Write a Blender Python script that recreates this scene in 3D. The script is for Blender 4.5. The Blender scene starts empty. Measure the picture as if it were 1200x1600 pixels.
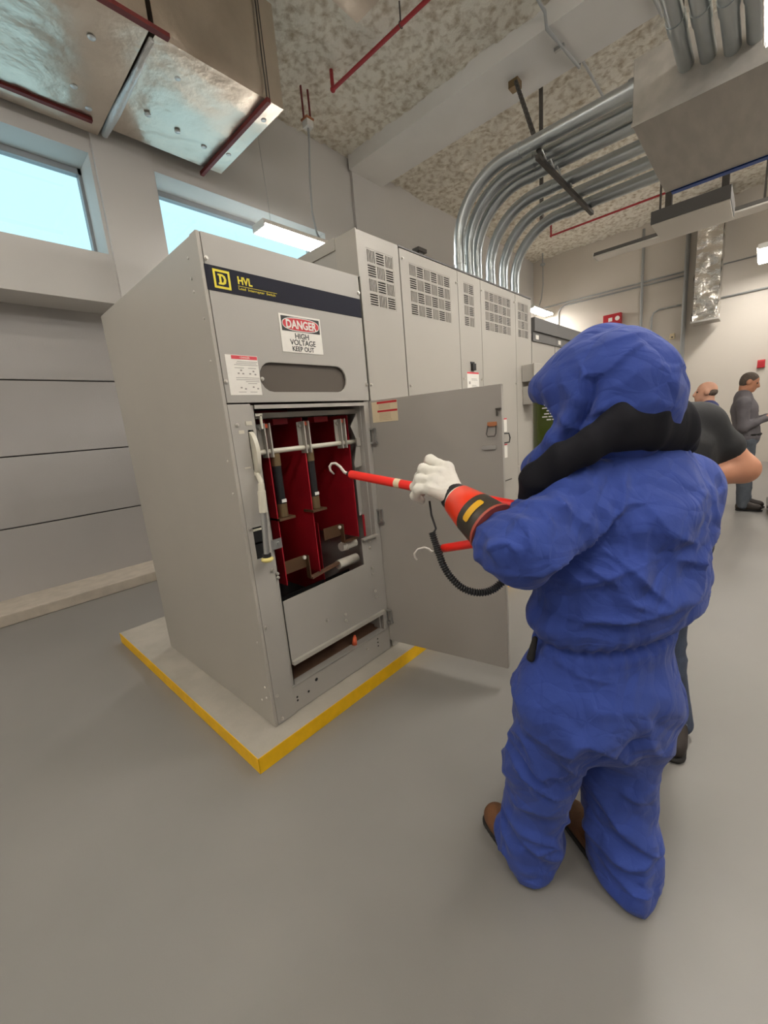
import bpy, bmesh, math, random
import numpy as np
from mathutils import Matrix, Vector
random.seed(7)
S = bpy.context.scene
COL = S.collection

# ------------------------------------------------------------------ camera, world, exposure
FPX = 634.5
cam_d = bpy.data.cameras.new('camera'); cam = bpy.data.objects.new('camera', cam_d); COL.objects.link(cam)
cam_d.sensor_fit = 'VERTICAL'; cam_d.sensor_height = 36.0; cam_d.lens = FPX / 1600 * 36.0
cam_d.clip_start = 0.05; cam_d.clip_end = 200
yaw, pitch, roll = math.radians(43.216), math.radians(-11.819), math.radians(-5.041)
fw = Vector((math.cos(yaw)*math.cos(pitch), math.sin(yaw)*math.cos(pitch), math.sin(pitch)))
rt = Vector((math.sin(yaw), -math.cos(yaw), 0)); up = rt.cross(fw)
r2 = rt*math.cos(roll) + up*math.sin(roll); u2 = -rt*math.sin(roll) + up*math.cos(roll)
cam.matrix_world = Matrix(((r2.x, u2.x, -fw.x, -0.887), (r2.y, u2.y, -fw.y, -1.735), (r2.z, u2.z, -fw.z, 1.541), (0, 0, 0, 1)))
S.camera = cam
S.view_settings.view_transform = 'Standard'; S.view_settings.look = 'None'
S.view_settings.gamma = 1.0; S.view_settings.use_curve_mapping = False
S.view_settings.exposure = -0.06
S.cycles.use_denoising = True; S.cycles.use_adaptive_sampling = True; S.cycles.adaptive_threshold = 0.02
S.cycles.max_bounces = 8; S.cycles.diffuse_bounces = 4; S.cycles.glossy_bounces = 4
S.cycles.caustics_reflective = False; S.cycles.caustics_refractive = False

world = bpy.data.worlds.new('sky'); S.world = world; world.use_nodes = True
bg = world.node_tree.nodes['Background']
bg.inputs[0].default_value = (0.60, 0.90, 1.0, 1); bg.inputs[1].default_value = 1.45

TUBE_POWER = 110.0
TUBE_COL = (1.0, 0.955, 0.89)

# ------------------------------------------------------------------ materials
def lin(c):
    return tuple(((v/255)/12.92 if v/255 <= 0.04045 else ((v/255+0.055)/1.055)**2.4) for v in c)
MATS = {}
def mat(name, rgb, rough=0.5, metal=0.0, var=0.0, vscale=4.0, bump=0.0, bscale=40.0, rgb2=None, emit=None, estr=0.0,
        spec=0.5, rvar=0.0, stretch=None, coat=0.0, detail=4.0, ramp=(0.35, 0.65), sheen=0.0):
    m = bpy.data.materials.new(name); m.use_nodes = True; MATS[name] = m
    nt = m.node_tree; b = nt.nodes['Principled BSDF']; N = nt.nodes.new; L = nt.links.new
    c = lin(rgb)
    b.inputs['Base Color'].default_value = (*c, 1); b.inputs['Roughness'].default_value = rough
    b.inputs['Metallic'].default_value = metal; b.inputs['Specular IOR Level'].default_value = spec
    if coat: b.inputs['Coat Weight'].default_value = coat
    if sheen: b.inputs['Sheen Weight'].default_value = sheen
    if emit: b.inputs['Emission Color'].default_value = (*emit, 1); b.inputs['Emission Strength'].default_value = estr
    if var or bump or rgb2 or rvar:
        tc = N('ShaderNodeTexCoord'); mp = N('ShaderNodeMapping'); L(tc.outputs['Object'], mp.inputs[0])
        if stretch: mp.inputs['Scale'].default_value = stretch
    if var or rgb2 or rvar:
        n = N('ShaderNodeTexNoise'); n.inputs['Scale'].default_value = vscale; n.inputs['Detail'].default_value = detail
        L(mp.outputs[0], n.inputs['Vector'])
        if var or rgb2:
            cr = N('ShaderNodeValToRGB'); L(n.outputs[0], cr.inputs[0])
            c2 = lin(rgb2) if rgb2 else tuple(v*(1-var) for v in c)
            c1 = c if rgb2 else tuple(min(1, v*(1+var)) for v in c)
            cr.color_ramp.elements[0].position, cr.color_ramp.elements[1].position = ramp
            cr.color_ramp.elements[0].color = (*c2, 1); cr.color_ramp.elements[1].color = (*c1, 1)
            L(cr.outputs[0], b.inputs['Base Color'])
        if rvar:
            mr = N('ShaderNodeMapRange'); mr.inputs['To Min'].default_value = rough-rvar; mr.inputs['To Max'].default_value = rough+rvar
            L(n.outputs[0], mr.inputs[0]); L(mr.outputs[0], b.inputs['Roughness'])
    if bump:
        n2 = N('ShaderNodeTexNoise'); n2.inputs['Scale'].default_value = bscale; n2.inputs['Detail'].default_value = 5
        bp = N('ShaderNodeBump'); bp.inputs['Strength'].default_value = bump; bp.inputs['Distance'].default_value = 0.02
        L(mp.outputs[0], n2.inputs['Vector']); L(n2.outputs[0], bp.inputs['Height']); L(bp.outputs[0], b.inputs['Normal'])
    return m
mat('floor_epoxy', (135, 132, 128), 0.42, var=0.05, vscale=1.2, bump=0.03, bscale=180, rvar=0.08)
mat('pad_concrete', (172, 166, 155), 0.7, var=0.07, vscale=6, bump=0.08, bscale=60)
mat('yellow_paint', (243, 190, 8), 0.5, var=0.05, vscale=20)
mat('wall_paint', (208, 205, 201), 0.6, var=0.02, vscale=0.6, bump=0.03, bscale=90)
mat('wall_paint_end', (206, 198, 187), 0.6, var=0.02, vscale=0.6, bump=0.03, bscale=90)
mat('wall_low_bounce', (150, 148, 145), 0.7)  # darkened so the unseen front wall bounces less fill light
mat('beam_paint', (232, 230, 226), 0.65, var=0.03, vscale=1.5, bump=0.04, bscale=50)
mat('fireproofing', (242, 237, 224), 0.95, rgb2=(184, 169, 144), vscale=11, bump=0.9, bscale=34, detail=14, ramp=(0.28, 0.56))
mat('door_panel', (172, 169, 167), 0.55, var=0.03, vscale=1.0, bump=0.05, bscale=60)
mat('curb_concrete', (190, 180, 166), 0.75, var=0.08, vscale=8, bump=0.08, bscale=60)
mat('rubber_dark', (58, 56, 54), 0.8)
mat('cabinet_grey', (168, 164, 157), 0.42, var=0.02, vscale=1.5, bump=0.012, bscale=200)
mat('cabinet_light', (170, 165, 156), 0.42, var=0.02, vscale=1.5, bump=0.012, bscale=200)
mat('door_inner', (164, 159, 152), 0.5, var=0.03, vscale=1.2, bump=0.012, bscale=200)
mat('cabinet_dark', (96, 94, 92), 0.5)
mat('vent_shade', (15, 15, 15), 0.8, spec=0.1)
mat('interior_shade', (34, 28, 28), 0.7, var=0.1, vscale=5)  # near black: deep shade inside the cabinet painted into its lining
mat('band_navy', (24, 25, 40), 0.6, spec=0.2)
mat('logo_yellow', (232, 214, 44), 0.5)
mat('sign_white', (232, 228, 220), 0.5, var=0.02, vscale=30)
mat('sign_red', (196, 40, 50), 0.5)
mat('sign_pink', (214, 70, 80), 0.5)
mat('print_grey', (150, 144, 138), 0.6)
mat('print_black', (24, 24, 24), 0.55)
mat('paper_tan', (222, 205, 172), 0.6)
mat('paper_line', (176, 152, 124), 0.6)
mat('glastic_red', (164, 26, 40), 0.45, var=0.12, vscale=6)
mat('brass_dark', (128, 108, 78), 0.45, metal=0.6)
mat('bronze_bar', (104, 78, 56), 0.5, metal=0.4)
mat('wood_brown', (112, 84, 66), 0.7, var=0.15, vscale=12)
mat('black_plastic', (26, 26, 28), 0.5)
mat('cream_metal', (205, 200, 184), 0.35)
mat('zinc', (186, 186, 184), 0.34, metal=0.85, var=0.06, vscale=12)
mat('screw_metal', (210, 206, 198), 0.35, metal=0.7)
mat('galvanized', (190, 197, 200), 0.30, metal=0.9, var=0.05, vscale=3, rvar=0.05)
mat('box_steel', (178, 174, 168), 0.5, metal=0.55, var=0.08, vscale=3, rvar=0.1, stretch=(1, 4, 4))
mat('foil', (212, 200, 186), 0.33, metal=0.92, var=0.07, vscale=2.5, bump=0.55, bscale=8, rvar=0.1)
mat('foil_tape', (228, 232, 234), 0.35, metal=0.35, bump=0.5, bscale=30)
mat('foil_crumpled', (225, 222, 216), 0.16, metal=0.97, bump=0.8, bscale=16)
mat('red_iron', (112, 40, 38), 0.6, var=0.1, vscale=20)
mat('red_pipe', (164, 44, 50), 0.45)
mat('dark_steel', (84, 80, 76), 0.5, metal=0.6, var=0.1, vscale=20)
mat('frame_alu', (150, 152, 154), 0.45, metal=0.3)
mat('fixture_white', (225, 220, 212), 0.45)
mat('blue_tape', (42, 84, 168), 0.5)
mat('white_plastic', (236, 234, 228), 0.4)
mat('ceramic', (226, 220, 208), 0.4, var=0.06, vscale=25)
mat('orange_plastic', (250, 118, 78), 0.4)
mat('knob_yellow', (222, 206, 128), 0.4)
mat('cable_grey', (170, 172, 172), 0.5)
mat('rust_plate', (176, 112, 72), 0.5)
mat('alarm_red', (178, 34, 44), 0.45)
mat('tube_lit', (255, 250, 240), 0.4, emit=TUBE_COL, estr=TUBE_POWER)
mat('lens_lit', (255, 250, 240), 0.4, emit=TUBE_COL, estr=TUBE_POWER*0.55)
g = bpy.data.materials.new('window_glass'); g.use_nodes = True; MATS['window_glass'] = g
nt = g.node_tree; nt.nodes.remove(nt.nodes['Principled BSDF'])
tr = nt.nodes.new('ShaderNodeBsdfTransparent'); tr.inputs[0].default_value = (0.93, 0.97, 0.98, 1)
gl = nt.nodes.new('ShaderNodeBsdfGlossy'); gl.inputs['Roughness'].default_value = 0.02
mx = nt.nodes.new('ShaderNodeMixShader'); mx.inputs[0].default_value = 0.06
nt.links.new(tr.outputs[0], mx.inputs[1]); nt.links.new(gl.outputs[0], mx.inputs[2]); nt.links.new(mx.outputs[0], nt.nodes['Material Output'].inputs[0])
def tinted(name, rgb, mixf, rough):
    m = bpy.data.materials.new(name); m.use_nodes = True; MATS[name] = m; t = m.node_tree; t.nodes.remove(t.nodes['Principled BSDF'])
    a = t.nodes.new('ShaderNodeBsdfTransparent'); a.inputs[0].default_value = (*lin(rgb), 1)
    b = t.nodes.new('ShaderNodeBsdfPrincipled'); b.inputs['Base Color'].default_value = (*lin(rgb), 1); b.inputs['Roughness'].default_value = rough
    x = t.nodes.new('ShaderNodeMixShader'); x.inputs[0].default_value = mixf
    t.links.new(a.outputs[0], x.inputs[1]); t.links.new(b.outputs[0], x.inputs[2]); t.links.new(x.outputs[0], t.nodes['Material Output'].inputs[0])
tinted('smoked_pane', (112, 104, 96), 0.75, 0.25)
tinted('visor_green', (92, 108, 44), 0.6, 0.12)

# ------------------------------------------------------------------ helpers
def tag(o, label=None, cat=None, group=None, kind=None):
    if label: o['label'] = label
    if cat: o['category'] = cat
    if group: o['group'] = group
    if kind: o['kind'] = kind
    return o
def empty(name, loc, label=None, cat=None, group=None, kind=None):
    o = bpy.data.objects.new(name, None); COL.objects.link(o); o.location = loc; o.empty_display_size = 0.1
    return tag(o, label, cat, group, kind)
def attach(o, parent):
    if parent is not None:
        o.parent = parent
        if parent.type == 'EMPTY': o.matrix_parent_inverse = Matrix.Translation(-Vector(parent.location))
        else: o.matrix_parent_inverse = Matrix.Identity(4)
def V3(p): return Vector(p)
class MB:
    def __init__(s): s.v = []; s.f = []
    def add(s, vs, fs):
        n = len(s.v); s.v += [tuple(p) for p in vs]; s.f += [tuple(i+n for i in f) for f in fs]; return s
    def box(s, x0, x1, y0, y1, z0, z1):
        return s.add([(x0,y0,z0),(x1,y0,z0),(x1,y1,z0),(x0,y1,z0),(x0,y0,z1),(x1,y0,z1),(x1,y1,z1),(x0,y1,z1)],
                     [(0,3,2,1),(4,5,6,7),(0,1,5,4),(1,2,6,5),(2,3,7,6),(3,0,4,7)])
    def bar(s, a, b, w, h, upv=(0,0,1)):
        a, b = V3(a), V3(b); d = (b-a).normalized(); u = V3(upv); r = d.cross(u)
        if r.length < 1e-4: r = d.cross(V3((1,0,0)))
        r.normalize(); u = r.cross(d).normalized(); vs = []
        for p in (a, b):
            for (i, j) in ((-1,-1),(1,-1),(1,1),(-1,1)): vs.append(p + r*(i*w/2) + u*(j*h/2))
        return s.add(vs, [(0,1,2,3),(7,6,5,4),(0,4,5,1),(1,5,6,2),(2,6,7,3),(3,7,4,0)])
    def tube(s, pts, r, n=12, caps=True):
        pts = [V3(p) for p in pts]; rs = r if isinstance(r, (list, tuple)) else [r]*len(pts)
        rings = []; prev = None
        for i, p in enumerate(pts):
            d = (pts[min(i+1, len(pts)-1)] - pts[max(i-1, 0)]).normalized()
            if prev is None:
                x = d.cross(V3((0,0,1)));
                if x.length < 1e-3: x = d.cross(V3((1,0,0)))
                x.normalize()
            else:
                x = (prev - d*prev.dot(d)).normalized()
            prev = x; y = d.cross(x)
            rings.append([p + (x*math.cos(2*math.pi*k/n) + y*math.sin(2*math.pi*k/n))*rs[i] for k in range(n)])
        vs = [q for ring in rings for q in ring]; fs = []
        for i in range(len(pts)-1):
            for k in range(n): fs.append((i*n+k, i*n+(k+1)%n, (i+1)*n+(k+1)%n, (i+1)*n+k))
        if caps: fs.append(tuple(range(n-1, -1, -1))); fs.append(tuple(range((len(pts)-1)*n, len(pts)*n)))
        return s.add(vs, fs)
    def ball(s, c, r, n=12, m=8, sc=(1,1,1)):
        vs = []; fs = []
        for j in range(m+1):
            t = math.pi*j/m
            for k in range(n):
                a = 2*math.pi*k/n; vs.append((c[0]+r*sc[0]*math.sin(t)*math.cos(a), c[1]+r*sc[1]*math.sin(t)*math.sin(a), c[2]+r*sc[2]*math.cos(t)))
        for j in range(m):
            for k in range(n): fs.append((j*n+k, (j+1)*n+k, (j+1)*n+(k+1)%n, j*n+(k+1)%n))
        return s.add(vs, fs)
    def plate(s, outer, y0, y1, holes=()):
        """polygon in X-Z with holes, thickness y0..y1"""
        bm = bmesh.new()
        for loop in [outer] + list(holes):
            vv = [bm.verts.new((x, y0, z)) for x, z in loop]
            for i in range(len(vv)): bm.edges.new((vv[i], vv[(i+1) % len(vv)]))
        bmesh.ops.triangle_fill(bm, edges=bm.edges[:], use_beauty=True)
        r = bmesh.ops.extrude_face_region(bm, geom=bm.faces[:])
        bmesh.ops.translate(bm, verts=[e for e in r['geom'] if isinstance(e, bmesh.types.BMVert)], vec=(0, y1-y0, 0))
        bmesh.ops.recalc_face_normals(bm, faces=bm.faces[:])
        bm.verts.index_update(); vs = [v.co[:] for v in bm.verts]; fs = [tuple(v.index for v in f.verts) for f in bm.faces]
        bm.free(); return s.add(vs, fs)
    def rotate(s, M):
        s.v = [tuple(M @ V3(p)) for p in s.v]; return s
    def build(s, name, m, parent=None, smooth=False, bevel=0, M=None, label=None, fix=False, autosmooth=None):
        if M is not None: s.rotate(M)
        me = bpy.data.meshes.new(name); me.from_pydata(s.v, [], s.f)
        if fix:
            bm = bmesh.new(); bm.from_mesh(me); bmesh.ops.remove_doubles(bm, verts=bm.verts[:], dist=1e-5); bmesh.ops.recalc_face_normals(bm, faces=bm.faces[:]); bm.to_mesh(me); bm.free()
        me.update(); o = bpy.data.objects.new(name, me); COL.objects.link(o)
        me.materials.append(MATS[m] if isinstance(m, str) else m)
        if smooth:
            me.polygons.foreach_set('use_smooth', [True]*len(me.polygons))
            if autosmooth: me.set_sharp_from_angle(angle=math.radians(autosmooth))
        if bevel:
            bv = o.modifiers.new('bevel', 'BEVEL'); bv.width = bevel; bv.segments = 2; bv.limit_method = 'ANGLE'; bv.angle_limit = math.radians(40)
        attach(o, parent)
        if label: o['label'] = label
        return o
def part(name, m, parent, *boxes, bevel=0, M=None, label=None):
    b = MB()
    for x in boxes: b.box(*x)
    return b.build(name, m, parent, bevel=bevel, M=M, label=label)
def place(me, name, loc, parent, rot=None):
    o = bpy.data.objects.new(name, me); COL.objects.link(o); o.location = loc
    if rot: o.rotation_euler = rot
    attach(o, parent); return o
def stadium(x0, x1, z0, z1, n=8):
    r = (z1-z0)/2; zc = (z0+z1)/2; p = []
    for k in range(n+1):
        a = math.pi/2 + math.pi*k/n; p.append((x0+r+r*math.cos(a), zc+r*math.sin(a)))
    for k in range(n+1):
        a = -math.pi/2 + math.pi*k/n; p.append((x1-r+r*math.cos(a), zc+r*math.sin(a)))
    return p
def rect(x0, x1, z0, z1): return [(x0,z0),(x1,z0),(x1,z1),(x0,z1)]
def text(name, body, size, x, y, z, m, parent, M=None, bold=0.0, sx=1.0, align='LEFT', depth=0.0006):
    cu = bpy.data.curves.new(name, 'FONT'); cu.body = body; cu.size = size; cu.align_x = align; cu.offset = bold; cu.extrude = depth; cu.resolution_u = 4
    t = bpy.data.objects.new(name, cu); COL.objects.link(t); bpy.context.view_layer.update()
    me = bpy.data.meshes.new_from_object(t.evaluated_get(bpy.context.evaluated_depsgraph_get()))
    bpy.data.objects.remove(t); bpy.data.curves.remove(cu)
    W = Matrix.Translation((x, y, z)) @ Matrix.Rotation(math.pi/2, 4, 'X') @ Matrix.Diagonal((sx, 1, 1, 1))
    if M is not None: W = M @ W
    me.transform(W); me.materials.clear(); me.materials.append(MATS[m])
    o = bpy.data.objects.new(name, me); COL.objects.link(o); attach(o, parent); return o
def arc(c, r, a0, a1, u, v, n=10):
    c, u, v = V3(c), V3(u), V3(v)
    return [c + u*(r*math.cos(a0+(a1-a0)*k/n)) + v*(r*math.sin(a0+(a1-a0)*k/n)) for k in range(n+1)]

# gradient noise in numpy
_rng = np.random.RandomState(3); _perm = np.concatenate([_rng.permutation(256)]*2); _grad = _rng.normal(size=(256, 3)); _grad /= np.linalg.norm(_grad, axis=1)[:, None]
def pn(P, seed=0):
    P = np.asarray(P, float) + seed*17.31; i = np.floor(P).astype(int); f = P - i; u = f*f*f*(f*(f*6-15)+10); i &= 255; out = 0
    for dx in (0, 1):
        for dy in (0, 1):
            for dz in (0, 1):
                h = _perm[_perm[_perm[(i[:,0]+dx) & 255] + ((i[:,1]+dy) & 255)] + ((i[:,2]+dz) & 255)]
                w = (u[:,0] if dx else 1-u[:,0])*(u[:,1] if dy else 1-u[:,1])*(u[:,2] if dz else 1-u[:,2])
                out = out + w*np.einsum('ij,ij->i', _grad[h], f - np.array([dx, dy, dz]))
    return out*1.6
def grid_obj(name, m, parent, o, u, v, nu, nv, disp=None, smooth=True, label=None):
    """subdivided rectangle o + u*s + v*t with a displacement along its normal"""
    o, u, v = np.array(o, float), np.array(u, float), np.array(v, float)
    a, b = np.meshgrid(np.linspace(0, 1, nu+1), np.linspace(0, 1, nv+1), indexing='ij')
    P = o + a.reshape(-1,1)*u + b.reshape(-1,1)*v; n = np.cross(u, v); n /= np.linalg.norm(n)
    if disp is not None: P = P + disp(P, a.ravel(), b.ravel())[:, None]*n
    idx = np.arange((nu+1)*(nv+1)).reshape(nu+1, nv+1)
    F = np.stack([idx[:-1,:-1], idx[1:,:-1], idx[1:,1:], idx[:-1,1:]], -1).reshape(-1, 4)
    me = bpy.data.meshes.new(name); me.from_pydata(P.tolist(), [], F.tolist()); me.materials.append(MATS[m])
    if smooth: me.polygons.foreach_set('use_smooth', [True]*len(me.polygons))
    ob = bpy.data.objects.new(name, me); COL.objects.link(ob); attach(ob, parent)
    if label: ob['label'] = label
    return ob
# ================================================================== the room
XE, YW, ZC = 11.9, 3.5, 5.8
XL, YF = -4.5, -6.5
def struct(o, label=None): return tag(o, label=label, kind='structure')
struct(part('floor', 'floor_epoxy', None, (XL, XE, YF, YW+0.5, -0.1, 0.0)), 'grey painted concrete floor of the electrical room')
def rough_ceiling(P, a, b):
    return 0.035*pn(P*3.1, 1) + 0.03*pn(P*9.0, 2) + 0.016*pn(P*22, 4)
struct(grid_obj('ceiling', 'fireproofing', None, (XL, YW+0.02, ZC), (XE-XL, 0, 0), (0, YF-YW, 0), 330, 200, rough_ceiling), 'rough sprayed cream fireproofing on the ceiling')
# window wall: pieces around the two windows and the overhead door recess
w = MB()
DX0, DX1, DZ1 = -3.4, 3.2, 3.08                      # recess of the overhead door
W1 = (-2.6, 0.80, 3.57, 4.50); W2 = (1.43, 3.9, 3.57, 4.55)
w.plate(rect(XL, XE, 0, ZC+0.05), YW, YW+0.5, holes=[rect(DX0, DX1, 0.004, DZ1), rect(*W1), rect(*W2)])
struct(w.build('wall_back', 'wall_paint', None), 'pale painted wall with two high windows above the overhead door')
struct(part('trim_1', 'wall_paint', None, (0.83, 1.40, YW-0.05, YW-0.001, DZ1, ZC)), 'pale wall column between the two high windows')
struct(part('trim_2', 'wall_paint', None, (4.58, 5.44, YW-0.05, YW-0.001, 0, 5.62)), 'pale wall column under the concrete beam')
struct(part('wall_right', 'wall_paint_end', None, (XE, XE+0.2, YF, YW+0.5, 0, ZC+0.05)), 'pale end wall with surface conduits')
struct(part('wall_left', 'wall_paint', None, (XL-0.2, XL, YF, YW+0.5, 0, ZC+0.05)))
struct(part('wall_front', 'wall_low_bounce', None, (XL, XE, YF-0.2, YF, 0, ZC+0.05)))
struct(part('trim_3', 'beam_paint', None, (4.52, 5.30, YF, YW-0.05, 5.60, ZC+0.03)), 'white painted concrete beam crossing the ceiling')
for i, (x0, x1, z0, z1) in enumerate((W1, W2)):
    t = empty('window_%d' % (i+1), ((x0+x1)/2, YW+0.35, z0), ('wide high window over the overhead door, cut off by the photo edge', 'wide high window partly hidden behind the switch cabinet')[i], kind='structure')
    part('frame', 'frame_alu', t, (x0, x1, YW+0.34, YW+0.42, z1-0.06, z1), (x0, x1, YW+0.34, YW+0.42, z0, z0+0.03), (x0, x0+0.03, YW+0.34, YW+0.42, z0, z1), (x1-0.03, x1, YW+0.34, YW+0.42, z0, z1))
    part('pane', 'window_glass', t, (x0+0.03, x1-0.03, YW+0.38, YW+0.386, z0+0.03, z1-0.06))
t = empty('door_1', (0, YW+0.45, 0.1), 'grey overhead door of wide horizontal panels left of the cabinet', kind='structure')
zz = [0.10, 0.84, 1.57, 2.335, 3.10]
for k in range(4):
    part('panel', 'door_panel', t, (DX0, DX1, YW+0.45, YW+0.49, zz[k]+0.006, zz[k+1]-0.006), bevel=0.006)
part('gap_seal', 'rubber_dark', t, (DX0, DX1, YW+0.48, YW+0.5, 0.08, 3.12))
part('bottom_seal', 'rubber_dark', t, (DX0, DX1, YW+0.44, YW+0.48, 0.06, 0.10))
struct(part('baseboard_back', 'curb_concrete', None, (DX0, DX1, 3.40, YW+0.5, 0.0, 0.115), bevel=0.01), 'low concrete curb under the overhead door')

# ------------------------------------------------------------------ equipment pad
PX0, PX1, PY0, PY1, PZ = -0.17, 9.2, -0.121, 2.011, 0.082
pad = empty('equipment_pad', (2, 0.9, 0), 'raised concrete equipment pad with yellow painted edges under the cabinets', 'pad')
part('slab', 'pad_concrete', pad, (PX0, PX1, PY0, PY1, 0, PZ))
part('yellow_edge', 'yellow_paint', pad, (PX0-0.002, PX1, PY0-0.003, PY0, 0.001, PZ-0.0005), label='yellow painted front edge')
part('yellow_edge', 'yellow_paint', pad, (PX0-0.003, PX0, PY0-0.003, PY1, 0.001, PZ-0.0005), label='yellow painted side edge')
# ================================================================== switch cabinet (open door)
W_, D_, Z0, Z1, ZT = 0.908, 1.389, 0.082, 2.372, 1.70
cab = empty('switch_cabinet', (W_/2, D_/2, Z0), 'grey high voltage switch cabinet with open door showing red barriers inside', 'cabinet')
part('side_panel', 'cabinet_light', cab, (0.0, 0.018, 0.0, D_, Z0, Z1), bevel=0.004, label='smooth grey side panel')
part('side_panel', 'cabinet_grey', cab, (W_-0.02, W_, 0.0, D_, Z0, Z1))
part('back_panel', 'cabinet_grey', cab, (0.018, W_-0.02, D_-0.02, D_, Z0, Z1))
part('roof_panel', 'cabinet_grey', cab, (0.018, W_-0.02, 0.0, D_-0.02, Z1-0.02, Z1-0.002))
part('interior_liner', 'interior_shade', cab, (0.018, W_-0.02, 0.80, 0.82, Z0, 1.75), (0.018, W_-0.02, 0.02, 0.80, 1.735, 1.75), (0.018, W_-0.02, 0.02, 0.80, 0.10, 0.115), (0.13, 0.135, 0.02, 0.8, 0.12, 1.735))
# corner rail of the side panel with rivets
sp = part('corner_rail', 'cabinet_light', cab, (-0.004, 0.013, -0.012, 0.045, Z0, Z1), bevel=0.003)
rv = MB().tube([(0, 0, 0), (-0.003, 0, 0)], [0.006, 0.0045], 8).build('rivet', 'screw_metal', cab)
rvm = rv.data; rv.location = (-0.004, 0.03, 2.05)
for (y, z) in ((0.03, 1.45), (0.03, 1.30), (0.03, 0.55), (0.03, 0.30), (0.03, 0.24), (0.09, 2.30), (0.09, 2.22), (0.09, 2.17), (0.09, 0.20), (0.035, 1.88)):
    place(rvm, 'rivet', (-0.0045 if y < 0.05 else -0.0005, y, z), cab)
# upper front panel with viewing window
fp = MB().plate(rect(0.016, 0.904, ZT, Z1), -0.012, 0.0, holes=[stadium(0.195, 0.737, 1.747, 1.881)]).build('front_panel', 'cabinet_grey', cab, bevel=0.002)
MB().plate(rect(0.17, 0.76, 1.73, 1.90), 0.004, 0.008).build('viewing_window', 'smoked_pane', cab)
for x in (0.31, 0.52): MB().tube([(x, 0.10, 1.72), (x, 0.10, 1.90)], 0.024, 14).build('pole_head', 'ceramic', cab, smooth=True, autosmooth=40)
# screws
scm = MB().tube([(0,0.001,0),(0,-0.004,0)], 0.009, 10).tube([(0,-0.004,0),(0,-0.010,0)], 0.006, 6).build('screw', 'screw_metal', cab).data
S0 = [o for o in COL.objects if o.data == scm][0]; S0.location = (0.024, -0.012, 2.273)
for (x, z) in ((0.893, 2.283), (0.024, 1.79), (0.893, 1.79), (0.205, 1.805)): place(scm, 'screw', (x, -0.012, z), cab)
# nameplate band
band = part('nameplate', 'band_navy', cab, (0.010, 0.902, -0.0145, -0.012, 2.154, 2.251), label='dark navy nameplate band with yellow lettering')
lx0, lx1, lz0, lz1 = 0.042, 0.116, 2.166, 2.239
MB().plate(rect(lx0, lx1, lz0, lz1), -0.0155, -0.0145, holes=[rect(lx0+0.009, lx1-0.009, lz0+0.009, lz1-0.009)]).build('square_logo', 'logo_yellow', band)
dl = [(0.062,2.182),(0.082,2.182),(0.094,2.188),(0.098,2.203),(0.094,2.217),(0.082,2.223),(0.062,2.223),(0.062,2.216),(0.067,2.216),(0.067,2.189),(0.062,2.189)]
di = [(0.076,2.190),(0.083,2.191),(0.088,2.203),(0.083,2.214),(0.076,2.215)]
MB().plate(dl, -0.0155, -0.0145, holes=[di]).build('logo_letter', 'logo_yellow', band)
text('lettering', 'HVL', 0.042, 0.150, -0.0148, 2.199, 'logo_yellow', band, bold=0.0012, sx=0.92)
part('underline', 'logo_yellow', band, (0.150, 0.346, -0.0152, -0.0145, 2.1895, 2.1912))
text('lettering', 'Load  Interrupter  Switch', 0.0145, 0.150, -0.0148, 2.176, 'logo_yellow', band, sx=1.25)
# danger sign
sg = part('danger_sign', 'sign_white', cab, (0.339, 0.590, -0.0145, -0.012, 1.934, 2.108), bevel=0.004, label='white warning sign reading DANGER HIGH VOLTAGE KEEP OUT')
part('sign_header', 'print_black', sg, (0.350, 0.580, -0.0152, -0.0146, 2.032, 2.099))
def oval(x0, x1, z0, z1, n=28, p=2.6):
    cx, cz, a, b = (x0+x1)/2, (z0+z1)/2, (x1-x0)/2, (z1-z0)/2; q = []
    for k in range(n):
        t = 2*math.pi*k/n; c, s = math.cos(t), math.sin(t); q.append((cx+a*math.copysign(abs(c)**(2/p), c), cz+b*math.copysign(abs(s)**(2/p), s)))
    return q
MB().plate(oval(0.353, 0.577, 2.034, 2.097), -0.0157, -0.0152).build('sign_oval_border', 'sign_white', sg)
MB().plate(oval(0.357, 0.573, 2.0375, 2.0935), -0.0162, -0.0157).build('sign_oval', 'sign_red', sg)
text('sign_text', 'DANGER', 0.053, 0.465, -0.0166, 2.0465, 'sign_white', sg, bold=0.0016, sx=0.86, align='CENTER')
text('sign_text', 'HIGH', 0.036, 0.463, -0.0149, 2.000, 'print_black', sg, bold=0.0004, sx=1.0, align='CENTER')
text('sign_text', 'VOLTAGE', 0.036, 0.466, -0.0149, 1.970, 'print_black', sg, bold=0.0004, sx=0.98, align='CENTER')
text('sign_text', 'KEEP OUT', 0.031, 0.463, -0.0149, 1.942, 'print_black', sg, bold=0.0004, sx=0.95, align='CENTER')
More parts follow.
